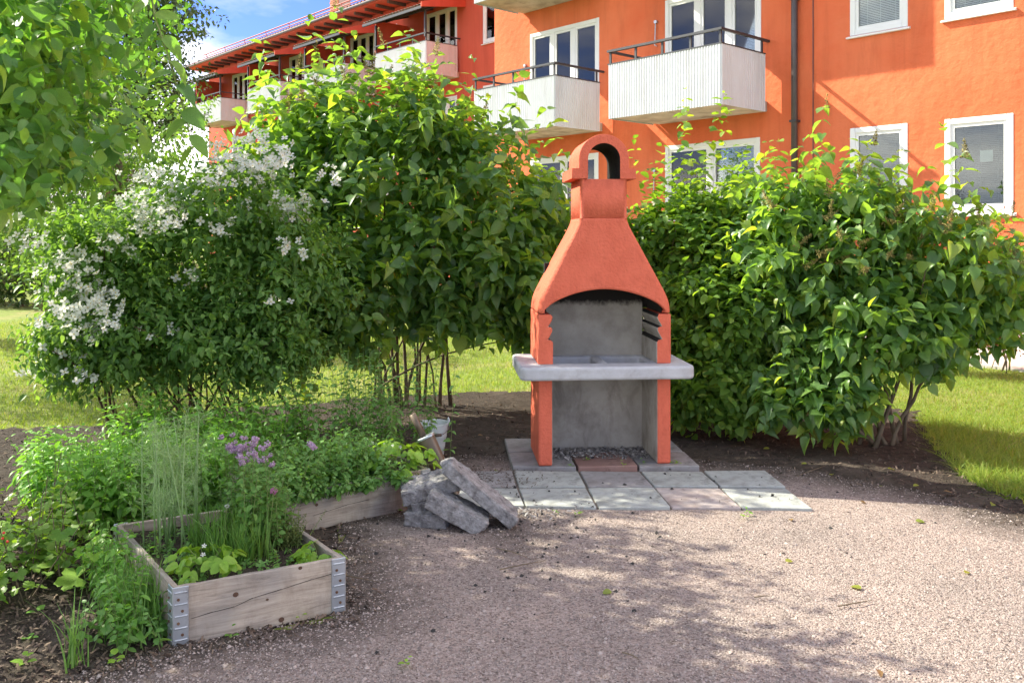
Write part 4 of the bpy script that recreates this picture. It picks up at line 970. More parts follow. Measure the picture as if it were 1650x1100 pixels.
# left lilac
ell = [((-1.15, 7.6, 2.1), (1.1, 0.8, 0.85)), ((-0.25, 7.5, 1.85), (0.75, 0.7, 0.75)), ((-1.7, 7.7, 2.4), (0.7, 0.6, 0.55)), ((-0.7, 7.6, 2.4), (0.55, 0.5, 0.5)),
       ((-1.5, 7.4, 1.45), (0.6, 0.6, 0.5)), ((0.2, 7.6, 1.5), (0.45, 0.5, 0.75)), ((-0.75, 7.1, 1.35), (0.6, 0.35, 0.42)), ((-1.45, 7.0, 1.15), (0.5, 0.35, 0.45)), ((-0.1, 7.2, 1.25), (0.5, 0.4, 0.5)), ((-1.9, 7.5, 1.9), (0.6, 0.6, 0.7)), ((-1.55, 6.95, 0.85), (0.4, 0.3, 0.3)), ((-0.35, 7.1, 0.95), (0.35, 0.3, 0.35)), ((0.1, 7.4, 0.95), (0.35, 0.3, 0.4)), ((-1.2, 6.9, 0.85), (0.4, 0.3, 0.35)), ((-0.7, 7.3, 0.98), (0.45, 0.3, 0.35)), ((0.25, 7.5, 0.7), (0.3, 0.3, 0.4)), ((-1.75, 7.0, 0.7), (0.35, 0.3, 0.4))]
ex = [at(*q) for q in ((575, 50, 7.5), (540, 60, 7.6), (650, 50, 7.4), (655, 90, 7.3), (420, 85, 7.5), (430, 110, 7.2), (600, 85, 7.4), (700, 140, 7.4), (740, 130, 7.3), (830, 165, 7.3), (880, 170, 7.2), (860, 200, 7.2), (480, 110, 7.4), (510, 90, 7.5), (395, 150, 7.3), (780, 150, 7.5), (620, 70, 7.6), (670, 75, 7.2))]
exd = [Vector((rng.normal()*0.18, rng.normal()*0.18, 1)) for _ in ex]
lilL, sP, sD = bush('lilac_bush', 'tall lilac bush with sunlit heart-shaped leaves, left of the barbecue', 'bush', (-0.95, 7.8), ell, 1450, 0.125, 'lilac', 'lilac', 'lilac bushes', 4, 0.30, 0.3, 0.6, 0.38,
                    18, 0.015, (0.24, 0.12), extra=(A3(*ex), A3(*exd), np.full(len(ex), 0.5)), bend=0.75, sprouts=50, jn=0.55)
k = [i for i in np.argsort(-sP[:, 2])[:160]][::6]
heads(lilL, 'panicle', 'seed_head', sP[k]+np.array((0, -0.05, -0.03)), nrm(sD[k]*0.6+np.array((0, 0, 0.7))+rng.normal(size=(len(k), 3))*0.25), 0.13+0.06*rng.random(len(k)), [M['seed']])
# right lilac
ell = [((2.55, 6.55, 1.45), (0.75, 0.6, 0.62)), ((3.15, 6.4, 1.35), (0.75, 0.6, 0.55)), ((2.15, 6.5, 0.95), (0.5, 0.5, 0.5)), ((2.25, 6.25, 0.62), (0.42, 0.35, 0.42)),
       ((3.65, 6.5, 1.2), (0.45, 0.45, 0.4)), ((2.4, 6.7, 1.8), (0.6, 0.5, 0.3)), ((1.95, 6.6, 1.5), (0.45, 0.45, 0.5)), ((1.95, 6.2, 0.42), (0.35, 0.3, 0.35)), ((2.35, 6.1, 0.4), (0.32, 0.28, 0.35)), ((2.6, 6.1, 0.9), (0.45, 0.35, 0.4)), ((2.95, 6.2, 0.85), (0.4, 0.3, 0.35)), ((3.35, 6.35, 1.0), (0.4, 0.35, 0.35))]
ex = [at(*q) for q in ((1325, 225, 6.4), (1340, 240, 6.3), (1250, 250, 6.5), (1410, 245, 6.3), (1440, 250, 6.3), (1545, 245, 6.2), (1530, 270, 6.1), (1590, 300, 6.1), (1620, 340, 6.1), (1490, 265, 6.3))]
exd = [Vector((0.2+rng.normal()*0.25, rng.normal()*0.2, 1)) for _ in ex]
lilR, sP, sD = bush('lilac_bush', 'broad lilac bush with brown seed heads, right of the barbecue beside the lawn', 'bush', (2.72, 6.4), ell, 1150, 0.112, 'lilac', 'lilac', 'lilac bushes', 4, 0.28, 0.55, 0.35, 0.06,
                    9, 0.016, (0.10, 0.07), extra=(A3(*ex), A3(*exd), np.full(len(ex), 0.4)), sprouts=18)
k = np.where(sP[:, 1] < 6.45)[0]; k = k[np.argsort(-sP[k, 2])[:150]][::4]
heads(lilR, 'panicle', 'seed_head', sP[k]+np.array((0, -0.08, -0.05)), nrm(sD[k]*0.9+np.array((0, -0.2, 0.4))+rng.normal(size=(len(k), 3))*0.3), 0.11+0.05*rng.random(len(k)), [M['seed']])
# leafy shrub just right of the barbecue
ell = [((1.45, 7.0, 1.15), (0.55, 0.5, 0.75)), ((1.95, 7.1, 1.25), (0.6, 0.5, 0.7)), ((1.35, 6.95, 0.6), (0.42, 0.4, 0.5)), ((1.85, 6.85, 0.6), (0.5, 0.4, 0.5)), ((1.1, 7.2, 1.35), (0.4, 0.4, 0.55)), ((1.3, 6.65, 0.38), (0.3, 0.3, 0.36)), ((1.65, 6.5, 0.4), (0.35, 0.28, 0.36)), ((1.6, 6.6, 0.95), (0.5, 0.35, 0.5)), ((1.3, 7.1, 1.6), (0.45, 0.4, 0.38)), ((1.75, 7.15, 1.7), (0.45, 0.4, 0.38))]
ex = [at(*q) for q in ((1160, 185, 7.0), (1150, 205, 7.0), (1105, 190, 7.1), (1100, 215, 7.0), (1130, 225, 6.9), (1200, 235, 7.0), (1215, 255, 7.0), (1020, 220, 7.2), (1015, 250, 7.1), (1165, 230, 6.9), (1060, 275, 6.9), (1140, 250, 7.0))]
exd = [Vector((rng.normal()*0.2, rng.normal()*0.2, 1)) for _ in ex]
shr, sP, sD = bush('leafy_shrub', 'fresh green shrub with tall upright shoots, directly right of the barbecue', 'bush', (1.6, 7.1), ell, 1950, 0.082, 'round', 'shrub', None, 5, 0.27, 0.3, 0.5, 0.03,
                   16, 0.011, (0.32, 0.14), extra=(A3(*ex), A3(*exd), np.full(len(ex), 0.5)), sprouts=26)
k = np.argsort(-sP[:, 2])[20:200][::16]
heads(shr, 'flower4', 'flower', sP[k]+np.array((0, -0.06, 0)), nrm(rng.normal(size=(len(k), 3))), np.full(len(k), 0.05), [M['petal'], M['stamen']])
# thin shrub behind the barbecue
ell = [((0.1, 8.5, 1.35), (0.55, 0.4, 0.75)), ((0.0, 8.4, 0.8), (0.4, 0.35, 0.4))]
bush('sapling_bush', 'thin many-stemmed shrub seen behind the left side of the barbecue', 'bush', (0.3, 8.6), ell, 330, 0.08, 'round', 'shrub', None, 5, 0.3, 0.3, 0.4, 0.35, 9, 0.008, (0.12, 0.08))
# mock orange with white flowers
ell = [((-2.35, 6.6, 1.3), (1.05, 0.75, 0.75)), ((-2.9, 6.5, 1.0), (0.7, 0.65, 0.65)), ((-1.75, 6.5, 1.15), (0.6, 0.6, 0.65)), ((-2.1, 6.5, 1.75), (0.75, 0.6, 0.45)), ((-2.5, 6.15, 0.85), (0.8, 0.4, 0.45)), ((-1.75, 6.2, 0.75), (0.45, 0.35, 0.4)), ((-3.05, 6.2, 0.75), (0.45, 0.4, 0.4)), ((-2.9, 6.3, 1.5), (0.6, 0.5, 0.4))]
ex = [at(*q) for q in ((415, 215, 6.3), (440, 235, 6.2), (470, 250, 6.3), (395, 225, 6.2), (500, 290, 6.2), (520, 330, 6.1), (350, 215, 6.4), (300, 225, 6.3), (545, 370, 6.1), (455, 270, 6.1), (160, 380, 6.0), (80, 430, 6.0))]
exd = [Vector((0.15+rng.normal()*0.2, rng.normal()*0.2, 1)) for _ in ex]
mock, sP, sD = bush('mock_orange_bush', 'rounded bush covered in clusters of white four-petalled flowers, on the left', 'bush', (-2.35, 6.75), ell, 2700, 0.068, 'ovate', 'mock', None, 5, 0.26, 0.25, 0.35, 0.27,
                    34, 0.011, (0.30, 0.16), 'barkd', extra=(A3(*ex), A3(*exd), np.full(len(ex), 0.4)))
front = np.where((sP[:, 1] < 6.3) | ((sP[:, 2] > 1.6) & (sP[:, 1] < 6.6)))[0]; front = front[sP[front, 2] > 0.55]
pr = np.exp(7*vnoise(sP[front, 0], sP[front, 2], 2.4, 31)+0.9*(sP[front, 2]-1.2)-0.7*(sP[front, 0]+2.4)); cl = rng.choice(front, 112, replace=False, p=pr/pr.sum()); FP = []; FN = []
for c in cl:
    for q in range(rng.integers(4, 14)):
        o = rng.normal(size=3)*np.array((0.065, 0.045, 0.036)); FP.append(sP[c]+o+np.array((0.0, -0.09, 0.03))); FN.append(nrm(np.array((0.0, -0.7, 0.55))+rng.normal(size=3)*0.45))
FP = np.array(FP); FN = np.array(FN)
leafset(mock, 'blossom', 'flower', 'flower4', FP, frames(np.cross(FN, rng.normal(size=FN.shape)), FN), 0.052+0.016*rng.random(len(FP)), [M['petal'], M['stamen']], 300)
# apple tree, upper left
ell = [((-2.85, 4.0, 2.5), (0.95, 0.9, 0.8)), ((-3.6, 5.3, 2.6), (1.25, 1.05, 0.85)), ((-2.35, 3.75, 2.2), (0.5, 0.55, 0.45)), ((-1.72, 3.1, 2.3), (0.42, 0.4, 0.6)), ((-3.3, 3.9, 2.2), (0.9, 0.8, 0.6)), ((-2.35, 4.1, 2.12), (0.5, 0.5, 0.42)), ((-2.2, 3.5, 2.3), (0.5, 0.4, 0.5)), ((-2.9, 4.5, 2.0), (0.8, 0.7, 0.45)), ((-3.3, 6.8, 3.2), (0.75, 0.6, 0.55))]
ex = [at(*q) for q in ((215, 20, 3.2), (250, 130, 3.3), (235, 165, 3.2), (150, 250, 3.0), (115, 290, 2.9), (255, 200, 3.3), (60, 335, 3.0), (200, 110, 3.2))]
exd = [Vector((0.6, -0.3, 0.3+rng.normal()*0.3)) for _ in ex]
app, sP, sD = bush('apple_tree', 'apple tree with broad leaves overhanging the upper left corner', 'tree', (-3.6, 4.9), ell, 2300, 0.078, 'broad', 'apple', None, 4, 0.22, 0.25, 0.25, 1.45,
                   0, 0.05, (0.05, 0.05), extra=(A3(*ex), A3(*exd), np.full(len(ex), 0.3)), shell=(0.45, 1.06), jn=0.6)
for o in list(app.children):
    if o.name.startswith('stem'): o.name = 'limb'
for q in ((-3.5, 5.4, 2.7), (-2.9, 4.3, 2.6), (-2.4, 3.7, 2.3), (-3.3, 3.9, 2.3), (-3.15, 6.4, 3.1), (-2.4, 4.4, 2.1)):
    t_ = Vector(q)-Vector(app.location); MB().tube([(0.03, 0, 1.7), t_*0.35+Vector((0, 0, 1.45)), t_*0.75+Vector((0, 0, 0.65)), t_], [0.055, 0.04, 0.025, 0.01], 7).build('limb', M['bark'], app, True)
MB().tube([(0, 0, -0.1), (0.02, 0.01, 0.5), (-0.03, 0.02, 1.1), (0.05, -0.02, 1.9)], [0.13, 0.105, 0.095, 0.08], 10).build('trunk', M['bark'], app, True)
# hanging shoot with large ribbed leaves
hp = [at(238, -40, 3.0), at(250, 30, 3.0), at(268, 80, 3.0), at(284, 135, 3.02), at(300, 190, 3.05), at(312, 250, 3.1)]
MB().tube([p-Vector(app.location) for p in hp], [0.004, 0.004, 0.0035, 0.003, 0.0025, 0.0015], 5).build('hanging_shoot', M['stem'], app, True)
hP = []; hA = []
for i in range(14):
    t = (i+0.5)/14*5; a = int(t); p = hp[a].lerp(hp[min(a+1, 5)], t-a); s = -1 if i % 2 else 1
    hP.append(p); hA.append(Vector((0.8*s+0.1, -0.15+rng.normal()*0.2, -0.35+rng.normal()*0.25)))
hP = A3(*hP); hA = A3(*hA)
leafset(app, 'shoot_leaves', 'leaf', 'broad', hP, frames(hA, np.array((0, -0.5, 0.8))+rng.normal(size=hA.shape)*0.3), 0.085+0.03*rng.random(len(hP)), M['apple'], 300)
# far trees and hedge on the left
def fartree(base, ells, n, leaf, label, mat='far', name='broadleaf_tree', up=0.3, tr=0.22, L=0.7, hk=1.0, grp='trees beyond the lawn'):
    root = empty(name, (base[0], base[1], 0), 0, label=label, cat='tree', group=grp)
    P, Dr = shoots_ell(ells, n, (0.35, 1.05), up)
    LP, LR, S = leaves_on(P, Dr, L, 5, leaf, 0.3, 1.0, 0.5)
    tag(joined('crown', 'low', LP-np.array(root.location), LR, S, [M[mat]], root), kind='stuff')
    MB().tube([(0, 0, -.1), (0.1*hk, 0, 2*hk), (-0.1*hk, 0.1*hk, 4.2*hk), (0, 0, 6*hk)], [tr*1.2, tr, tr*.8, tr*.4], 9).build('trunk', M['bark'], root, True)
    twigs(root, P, Dr, L*1.5, 0.012, M['bark'], 'branches')
    return root
fartree((-11.2, 24), [((-11.2, 24, 6.6), (2.7, 2.5, 2.8)), ((-9.8, 23.5, 5.0), (1.6, 1.6, 1.6)), ((-12.5, 24, 8.3), (2.4, 2.4, 2.2)), ((-10.0, 24, 7.9), (1.9, 1.9, 1.7))], 2300, 0.17, 'tall dark tree rising behind the white-flowered bush, left of the sky')
fartree((-5.6, 12.5), [((-5.6, 12.5, 2.9), (1.5, 1.2, 1.3)), ((-6.8, 12.7, 2.2), (1.6, 1.2, 1.6)), ((-5.0, 12.2, 1.7), (0.9, 0.8, 1.0)), ((-8.6, 13.2, 2.4), (1.6, 1.2, 1.9))], 1700, 0.10, 'leafy green fruit tree behind the white-flowered bush', 'mock', L=0.4, tr=0.08, hk=0.5)
fartree((-15.5, 27), [((-15.5, 27, 6.0), (3.0, 2.5, 3.2)), ((-17, 27, 4), (2.5, 2, 2.5))], 900, 0.22, 'dark tree beyond the lawn, half hidden by the apple tree at the left edge')
hd_ = empty('hedge', (-11.6, 19, 0), 0, label='dark green hedge at the far left edge of the lawn', cat='hedge')
P, Dr = shoots_ell([((-9.6-i*1.1, 18.6+0.5*i, 1.1), (1.0, 0.9, 1.25)) for i in range(7)], 1500, (0.6, 1.03), 0.4, 0.02)
LP, LR, S = leaves_on(P, Dr, 0.35, 4, 0.15, 0.3); tag(joined('foliage', 'low', LP-np.array(hd_.location), LR, S, [M['far']], hd_), kind='stuff')
for i in range(7): MB().tube([(2-i*1.1, -0.4+.5*i, -.05), (2.1-i*1.1, -.4+.5*i, 0.9)], [0.04, 0.02], 5).build('stem', M['bark'], hd_)
# barberry by the path, right
for bi, (bx_, by_, lab) in enumerate(((5.6, 10.0, 'reddish brown barberry bush by the pale path at the right edge'), (4.7, 9.8, 'reddish barberry bush behind the right lilac, beside the path'))):
    b_, _, _ = bush('barberry_bush', lab, 'bush', (bx_, by_), [((bx_, by_, 0.95), (0.5, 0.4, 0.85))], 330, 0.06, 'low', 'barb', 'barberry bushes', 5, 0.3, 0.2, 0.5, 0.1, 6, 0.008, (0.1, 0.1), nparts=60)

# ------------------------------------------------------------------ herbs
def herb(name, label, cat, base, pts, H, leaf, key, mat, nodes=6, group=None, droop=0.25, lean=0.18, Lf=0.85, nparts=200, r=0.0022, taper=0.45, spread=1.0, jn=0.35, stemmat='stem', facing=0.8):
    root = empty(name, (base[0], base[1], base[2] if len(base) > 2 else 0), 0, label=label, cat=cat, group=group)
    pts = np.asarray(pts, float); n = len(pts); h = H[0]+(H[1]-H[0])*rng.random(n)
    Dr = nrm(np.stack([rng.normal(size=n)*lean, rng.normal(size=n)*lean, np.ones(n)], 1)); P = pts+Dr*h[:, None]
    LP, LR, S = leaves_on(P, Dr, h*Lf, nodes, leaf, droop, spread, jn, taper=taper, facing=facing)
    leafset(root, 'foliage', 'leaf', key, LP, LR, S, M[mat], nparts)
    h2 = h/1.35; V = twigs(root, P-np.array(root.location), Dr, h2, r, M[stemmat], 'stems')
    return root, P, Dr
def inquad(Q, n, z, m=0.03):
    s = m+(1-2*m)*rng.random(n); t = m+(1-2*m)*rng.random(n); Q = [np.array((q[0], q[1])) for q in Q]
    p = (Q[0][None]*(1-s[:, None])+Q[1][None]*s[:, None])*(1-t[:, None])+(Q[3][None]*(1-s[:, None])+Q[2][None]*s[:, None])*t[:, None]
    return np.concatenate([p, np.full((n, 1), z)], 1)
def sub(Q, s0, s1, t0, t1):
    Q = [np.array((q[0], q[1])) for q in Q]; f = lambda s, t: (Q[0]*(1-s)+Q[1]*s)*(1-t)+(Q[3]*(1-s)+Q[2]*s)*t
    return [f(s0, t0), f(s1, t0), f(s1, t1), f(s0, t1)]
def blades(name, root, pts, H, W, lean, mat, kind=None, seg=3, curve=0.6):
    pts = np.asarray(pts, float); n = len(pts); h = H[0]+(H[1]-H[0])*rng.random(n); w = W*(0.7+0.6*rng.random(n))
    a = rng.random(n)*6.28; d = np.stack([np.cos(a), np.sin(a), np.zeros(n)], 1); s = np.stack([-np.sin(a+rng.normal(size=n)), np.cos(a+rng.normal(size=n)), np.zeros(n)], 1)
    ln = lean*np.abs(rng.normal(size=n))+0.05; V = []
    for k in range(seg+1):
        t = k/seg; c = pts+np.array((0, 0, 1.0))*(h*t*(1-0.25*curve*ln*t))[:, None]+d*(h*ln*t*(1-curve+curve*t*1.4))[:, None]
        ww = (w*(1-t**1.5)+0.0002)[:, None]
        if k < seg: V += [c-s*ww/2, c+s*ww/2]
        else: V += [c]
    V = np.stack(V, 1); m = 2*seg+1; F3 = []
    for k in range(seg-1): F3 += [(2*k, 2*k+1, 2*k+3), (2*k, 2*k+3, 2*k+2)]
    F3.append((2*seg-2, 2*seg-1, 2*seg))
    FF = (np.array(F3)[None]+(np.arange(n)*m)[:, None, None]).reshape(-1, 3)
    V = V.reshape(-1, 3)
    if root is not None: V = V-np.array(root.location)
    o = link(name, mesh_np(name, V, FF, True), mat, root)
    return tag(o, kind=kind) if kind else o

ZA, ZB = 0.185, 0.175
# in the near planter
herb('thyme_plant', 'low olive green thyme at the right end of the near planter', 'herb', (-0.84, 3.80, ZA), inquad(sub(PA, 0.70, 0.96, 0.35, 0.75), 150, ZA), (0.06, 0.2), 0.016, 'low', 'thyme', 12, None, 0.1, 0.4, nparts=0)
org, oP, oD = herb('oregano_plant', 'flowering oregano with purple flower heads in the near planter', 'herb', (-0.93, 3.95, ZA), inquad(sub(PA, 0.56, 0.88, 0.30, 0.80), 85, ZA), (0.20, 0.45), 0.034, 'round', 'oreg', 9, None, 0.2, 0.16, nparts=120)
k = np.argsort(-oP[:, 2])[:34:2]
for i in k:
    c = oP[i]; q = rng.integers(2, 5)
    heads(org, 'head', 'flower_head', c+rng.normal(size=(q, 3))*np.array((0.022, 0.02, 0.015)), nrm(np.tile(np.array((0, 1.0, 0.1)), (q, 1))+rng.normal(size=(q, 3))*0.2), 0.026+0.018*rng.random(q), [M['purple']])
chi = empty('chive_clump', (-1.13, 3.78, ZA), 0, label='clump of upright chives in the middle of the near planter', cat='herb', group='chives')
cpts = inquad(sub(PA, 0.33, 0.70, 0.22, 0.66), 380, ZA); blades('blade', chi, cpts, (0.12, 0.27), 0.006, 0.30, M['chive'], 'stuff', 4)
for (x, y, c_, col) in ((441, 791, 0.034, 'pink'), (366, 815, 0.022, 'petal')):
    p = at(x, y, 3.72); heads(chi, 'ball', 'flower_head', A3(p), A3((0, 1, 0.1)), [c_], [M[col]]); 
    MB().tube([Vector((p.x-0.03, p.y+.02, ZA))-Vector(chi.location), p-Vector(chi.location)], 0.002, 5).build('stalk', M['stem'], chi)
dil = empty('dill_plant', (-1.43, 3.85, ZA), 0, label='tall feathery pale green dill in the near planter', cat='herb')
dP = []; dA = []
for i in range(19):
    b = Vector((-1.48+rng.normal()*0.075, 3.85+rng.normal()*0.06, ZA)); h = 0.34+0.26*rng.random(); tp = b+Vector((rng.normal()*0.035, rng.normal()*0.04, h))
    MB().tube([b-Vector(dil.location), b.lerp(tp, .5)+Vector((rng.normal()*.008, 0, 0))-Vector(dil.location), tp-Vector(dil.location)], [0.0042, 0.0034, 0.0016], 6).build('stalk', M['dill'], dil, True)
    for q in range(20):
        t = 0.25+0.75*rng.random(); c = b.lerp(tp, t); d0 = nrm(np.array((rng.normal(), rng.normal(), 0.7))); fl = 0.075*(1.2-0.6*t)
        for u in range(20):
            dP.append(np.array(c)+d0*fl*(u/20)*1.3); dA.append(nrm(d0*0.9+rng.normal(size=3)*0.6))
dP = np.array(dP); dA = np.array(dA)
tag(joined('fronds', 'needle', dP-np.array(dil.location), frames(dA, rng.normal(size=dA.shape)), 0.022+0.018*rng.random(len(dP)), [M['dill']], dil), kind='stuff')
def strawberry(base, n, rad, hh, label, leaf=0.05, fl=2, stretch=1.0, rz=0, mat='straw'):
    root = empty('strawberry_plant', base, 0, label=label, cat='strawberry', group='strawberry plants')
    P = []; A_ = []; N_ = []
    st = MB()
    for i in range(n):
        a = rng.random()*6.28; r = rad*math.sqrt(rng.random()); dx, dy = r*math.cos(a)*stretch, r*math.sin(a)
        dx, dy = dx*math.cos(rz)-dy*math.sin(rz), dx*math.sin(rz)+dy*math.cos(rz)
        z = hh*(0.35+0.75*rng.random())*(1-0.35*r/rad); tip = Vector((dx, dy, z)); st.tube([(dx*0.3, dy*0.3, 0), (dx*0.6, dy*0.6, z*0.75), tip], [0.0018, 0.0016, 0.0012], 4)
        out = nrm(np.array((dx, dy-0.03, 0.001))); up = nrm(np.array((dx*1.2, dy*1.2-0.03, 0.16))+rng.normal(size=3)*0.03); sd = np.cross(up, out)
        for ang in (-1.25, 0, 1.25):
            ax = nrm(out*math.cos(ang)+sd*math.sin(ang)+rng.normal(size=3)*0.08); P.append(np.array(tip)+np.array(root.location)); A_.append(ax-0.25*np.array((0, 0, 1))); N_.append(up+rng.normal(size=3)*0.12)
    st.build('stalks', M['stem'], root)
    P = np.array(P); A_ = np.array(A_); N_ = np.array(N_)
    leafset(root, 'foliage', 'leaf', 'round', P, frames(A_, N_), leaf*(0.75+0.5*rng.random(len(P))), M[mat], 300)
    if fl:
        c = np.array(root.location)+np.stack([rng.normal(size=fl)*rad*0.5, -rad*0.3+rng.normal(size=fl)*rad*0.4, np.full(fl, hh*0.95)], 1)
        hn_ = nrm(np.array((0, -0.6, 0.7))+rng.normal(size=(fl, 3))*0.2)
        me = tpl_mesh('flower5', [M['petal'], M['stamen']])
        for p, r_ in zip(c, frames(np.cross(hn_, rng.normal(size=hn_.shape)), hn_)):
            o = link('flower', me, None, root); o.matrix_local = Matrix.Translation(Vector(p)-Vector(root.location)) @ Matrix(r_.tolist()).to_4x4() @ Matrix.Scale(0.022, 4)
    return root
strawberry((-1.22, 3.50, ZA-.01), 26, 0.135, 0.13, 'bright strawberry plant at the front left of the near planter', 0.05, 2)
strawberry((-0.80, 3.66, ZA-.01), 13, 0.085, 0.09, 'small bright strawberry plant at the right corner of the near planter', 0.055, 0)
herb('creeping_weeds', 'low creeping weeds covering the earth of the near planter', 'weed', (-1.2, 3.7, ZA), inquad(sub(PA, 0.05, 0.95, 0.04, 0.95), 150, ZA), (0.02, 0.06), 0.022, 'round', 'oreg', 4, None, 0.2, 0.5, nparts=60)
# in the far planter
herb('oregano_plant', 'dense low oregano spilling over the board of the far planter', 'herb', (-1.05, 4.85, ZB), inquad(sub(PB, 0.04, 0.80, 0.0, 0.85), 300, ZB), (0.10, 0.27), 0.038, 'round', 'oreg', 7, None, 0.3, 0.28, nparts=300)
ov = []
for q in rng.random(70): p = PB[0].lerp(PB[1], 0.05+0.8*q); ov.append((p.x+0.02*rng.normal()+0.01, p.y-0.02+0.02*rng.normal(), ZB+0.0))
herb('oregano_plant', 'oregano shoots hanging over the front of the far planter', 'herb', (-1.0, 4.62, ZB), ov, (0.06, 0.14), 0.036, 'round', 'oreg', 6, None, 0.5, 0.6, nparts=120)
strawberry((-0.66, 5.02, ZB), 40, 0.22, 0.19, 'bright strawberry plant with small white flowers at the right end of the far planter', 0.062, 4, 1.0)
herb('balm_plant', 'tall pale green herb behind the far planter, in front of the lilac stems', 'herb', (-0.98, 5.75, 0.02), np.stack([-0.92+0.19*rng.normal(size=85), 5.72+0.13*rng.normal(size=85), np.full(85, 0.02)], 1), (0.42, 0.82), 0.046, 'ovate', 'oreg', 11, None, 0.3, 0.10, nparts=150)
herb('snowberry_plant', 'upright leafy sprigs between the flowering bush and the lilac stems', 'plant', (-1.45, 6.0, 0.02), np.stack([-1.42+0.16*rng.normal(size=16), 6.0+0.1*rng.normal(size=16), np.full(16, 0.02)], 1), (0.4, 0.85), 0.052, 'round', 'mock', 8, None, 0.2, 0.16, nparts=120)
# mint patch behind and left of the near planter
mq = [(-2.15, 4.25), (-1.45, 4.75), (-1.75, 5.7), (-3.0, 5.1)]
herb('mint_patch', 'dense bright green mint growing behind the near planter', 'herb', (-2.1, 4.9, 0), inquad(mq, 560, 0.01), (0.24, 0.46), 0.062, 'mint', 'mint', 7, 'mint', 0.25, 0.16, nparts=300)
herb('mint_patch', 'taller mint growing at the foot of the flowering bush', 'herb', (-1.85, 5.75, 0), inquad([(-2.6, 5.5), (-1.35, 5.35), (-1.3, 6.0), (-2.6, 6.2)], 240, 0.01), (0.3, 0.55), 0.055, 'mint', 'mint', 8, 'mint', 0.25, 0.14, nparts=200)
# currant at the left edge
cu, cP, cD = herb('currant_bush', 'red currant bush with lobed leaves at the lower left edge', 'bush', (-2.15, 3.75, 0), np.stack([-2.24+0.17*rng.normal(size=80), 3.75+0.33*rng.normal(size=80), np.full(80, 0.01)], 1), (0.2, 0.55), 0.075, 'lobed', 'curr', 5, None, 0.35, 0.30, nparts=220, r=0.004, stemmat='bark')
for (x, y) in ((4, 867), (12, 872), (6, 858)):
    o = link('berry', None, None, cu) if False else None
    bm = bmesh.new(); bmesh.ops.create_icosphere(bm, subdivisions=2, radius=0.0055); me = bpy.data.meshes.new('berry'); bm.to_mesh(me); bm.free()
    o = link('berry', me, M['berry'], cu); o.location = at(x, y, 3.35)-Vector(cu.location)
lp = [(-1.72, 3.9), (-1.68, 3.78), (-1.78, 3.7), (-1.85, 3.85)]
herb('rhubarb_seedling', 'plant with large lobed pale leaves left of the near planter', 'plant', (-1.76, 3.8, 0), [(x, y, 0.01) for x, y in lp], (0.16, 0.28), 0.13, 'lobed', 'straw', 2, None, 0.25, 0.3, nparts=40, r=0.003)
# clump left of the near planter corner
ch2 = empty('chive_clump', (-1.45, 3.36, 0), 0, label='chive clump on the soil outside the left corner of the near planter', cat='herb', group='chives')
blades('blade', ch2, np.stack([-1.43+0.06*rng.normal(size=150), 3.37+0.06*rng.normal(size=150), np.full(150, 0.01)], 1), (0.16, 0.36), 0.006, 0.35, M['chive'], 'stuff', 4)
herb('oregano_plant', 'oregano tuft growing beside the chives outside the near planter', 'herb', (-1.45, 3.4, 0), np.stack([-1.47+0.08*rng.normal(size=40), 3.38+0.11*rng.normal(size=40), np.full(40, 0.01)], 1), (0.08, 0.26), 0.036, 'round', 'oreg', 6, None, 0.3, 0.3, nparts=140)
ol = []
for q in rng.random(75): p = PA[0].lerp(PA[3], 0.08+0.85*q); ol.append((p.x-0.07+0.04*rng.normal(), p.y-0.05+0.04*rng.normal(), 0.01))
herb('mint_patch', 'mint growing along the outside of the left board of the near planter', 'herb', (-1.6, 3.6, 0), ol, (0.14, 0.33), 0.045, 'mint', 'mint', 6, 'mint', 0.25, 0.2, nparts=160)
gt = empty('grass_tuft', (-1.56, 3.1, 0), 0, label='thin upright grass tuft on the soil near the bottom left', cat='grass')
blades('blade', gt, np.stack([-1.56+0.018*rng.normal(size=26), 3.12+0.02*rng.normal(size=26), np.full(26, 0.01)], 1), (0.12, 0.30), 0.006, 0.25, M['chive'], 'stuff', 4)

# ------------------------------------------------------------------ lawn grass
def lawn_pts(n, x0, x1, y0, y1, pw=1.4):
    u = rng.random(n); Y = y0*(y1/y0)**u; X = x0+(x1-x0)*rng.random(n)
    m = ~in_poly(X, Y, soil_poly) & ~in_poly(X, Y, gravel_poly)
    return np.stack([X[m], Y[m], np.zeros(m.sum())], 1)
pts = lawn_pts(150000, 2.5, 8.0, 4.7, 12.5)
d1 = fr1(0, 2.25); keep = ((pts[:, 0]-W1[0])*-0.742+(pts[:, 1]-W1[1])*-0.670) > 2.25
pts = pts[keep]
tag(blades('grass', None, pts, (0.02, 0.05), 0.005, 0.9, M['grass'], 'stuff', 2), 'sunlit lawn grass right of the lilac', 'grass')
pts = lawn_pts(150000, -9.0, 3.0, 6.7, 17)
tag(blades('grass', None, pts, (0.025, 0.06), 0.006, 0.8, M['grass'], 'stuff', 2), 'dry sunlit lawn grass behind the bushes on the left', 'grass')
ed = []
sl = [(3.05, 4.85), (2.9, 5.2), (2.90, 5.5), (3.0, 6.0), (3.12, 6.5), (3.4, 7.2)]
for i in range(5200):
    q = rng.random()*(len(sl)-1); a = int(q); t = q-a; x = sl[a][0]*(1-t)+sl[a+1][0]*t; y = sl[a][1]*(1-t)+sl[a+1][1]*t
    ed.append((x+abs(rng.normal())*0.28-0.05, y+rng.normal()*0.06, 0))
tag(blades('long_grass', None, np.array(ed), (0.05, 0.14), 0.005, 1.0, M['grass'], 'stuff', 3), 'longer unmown grass along the edge of the right lawn', 'grass')

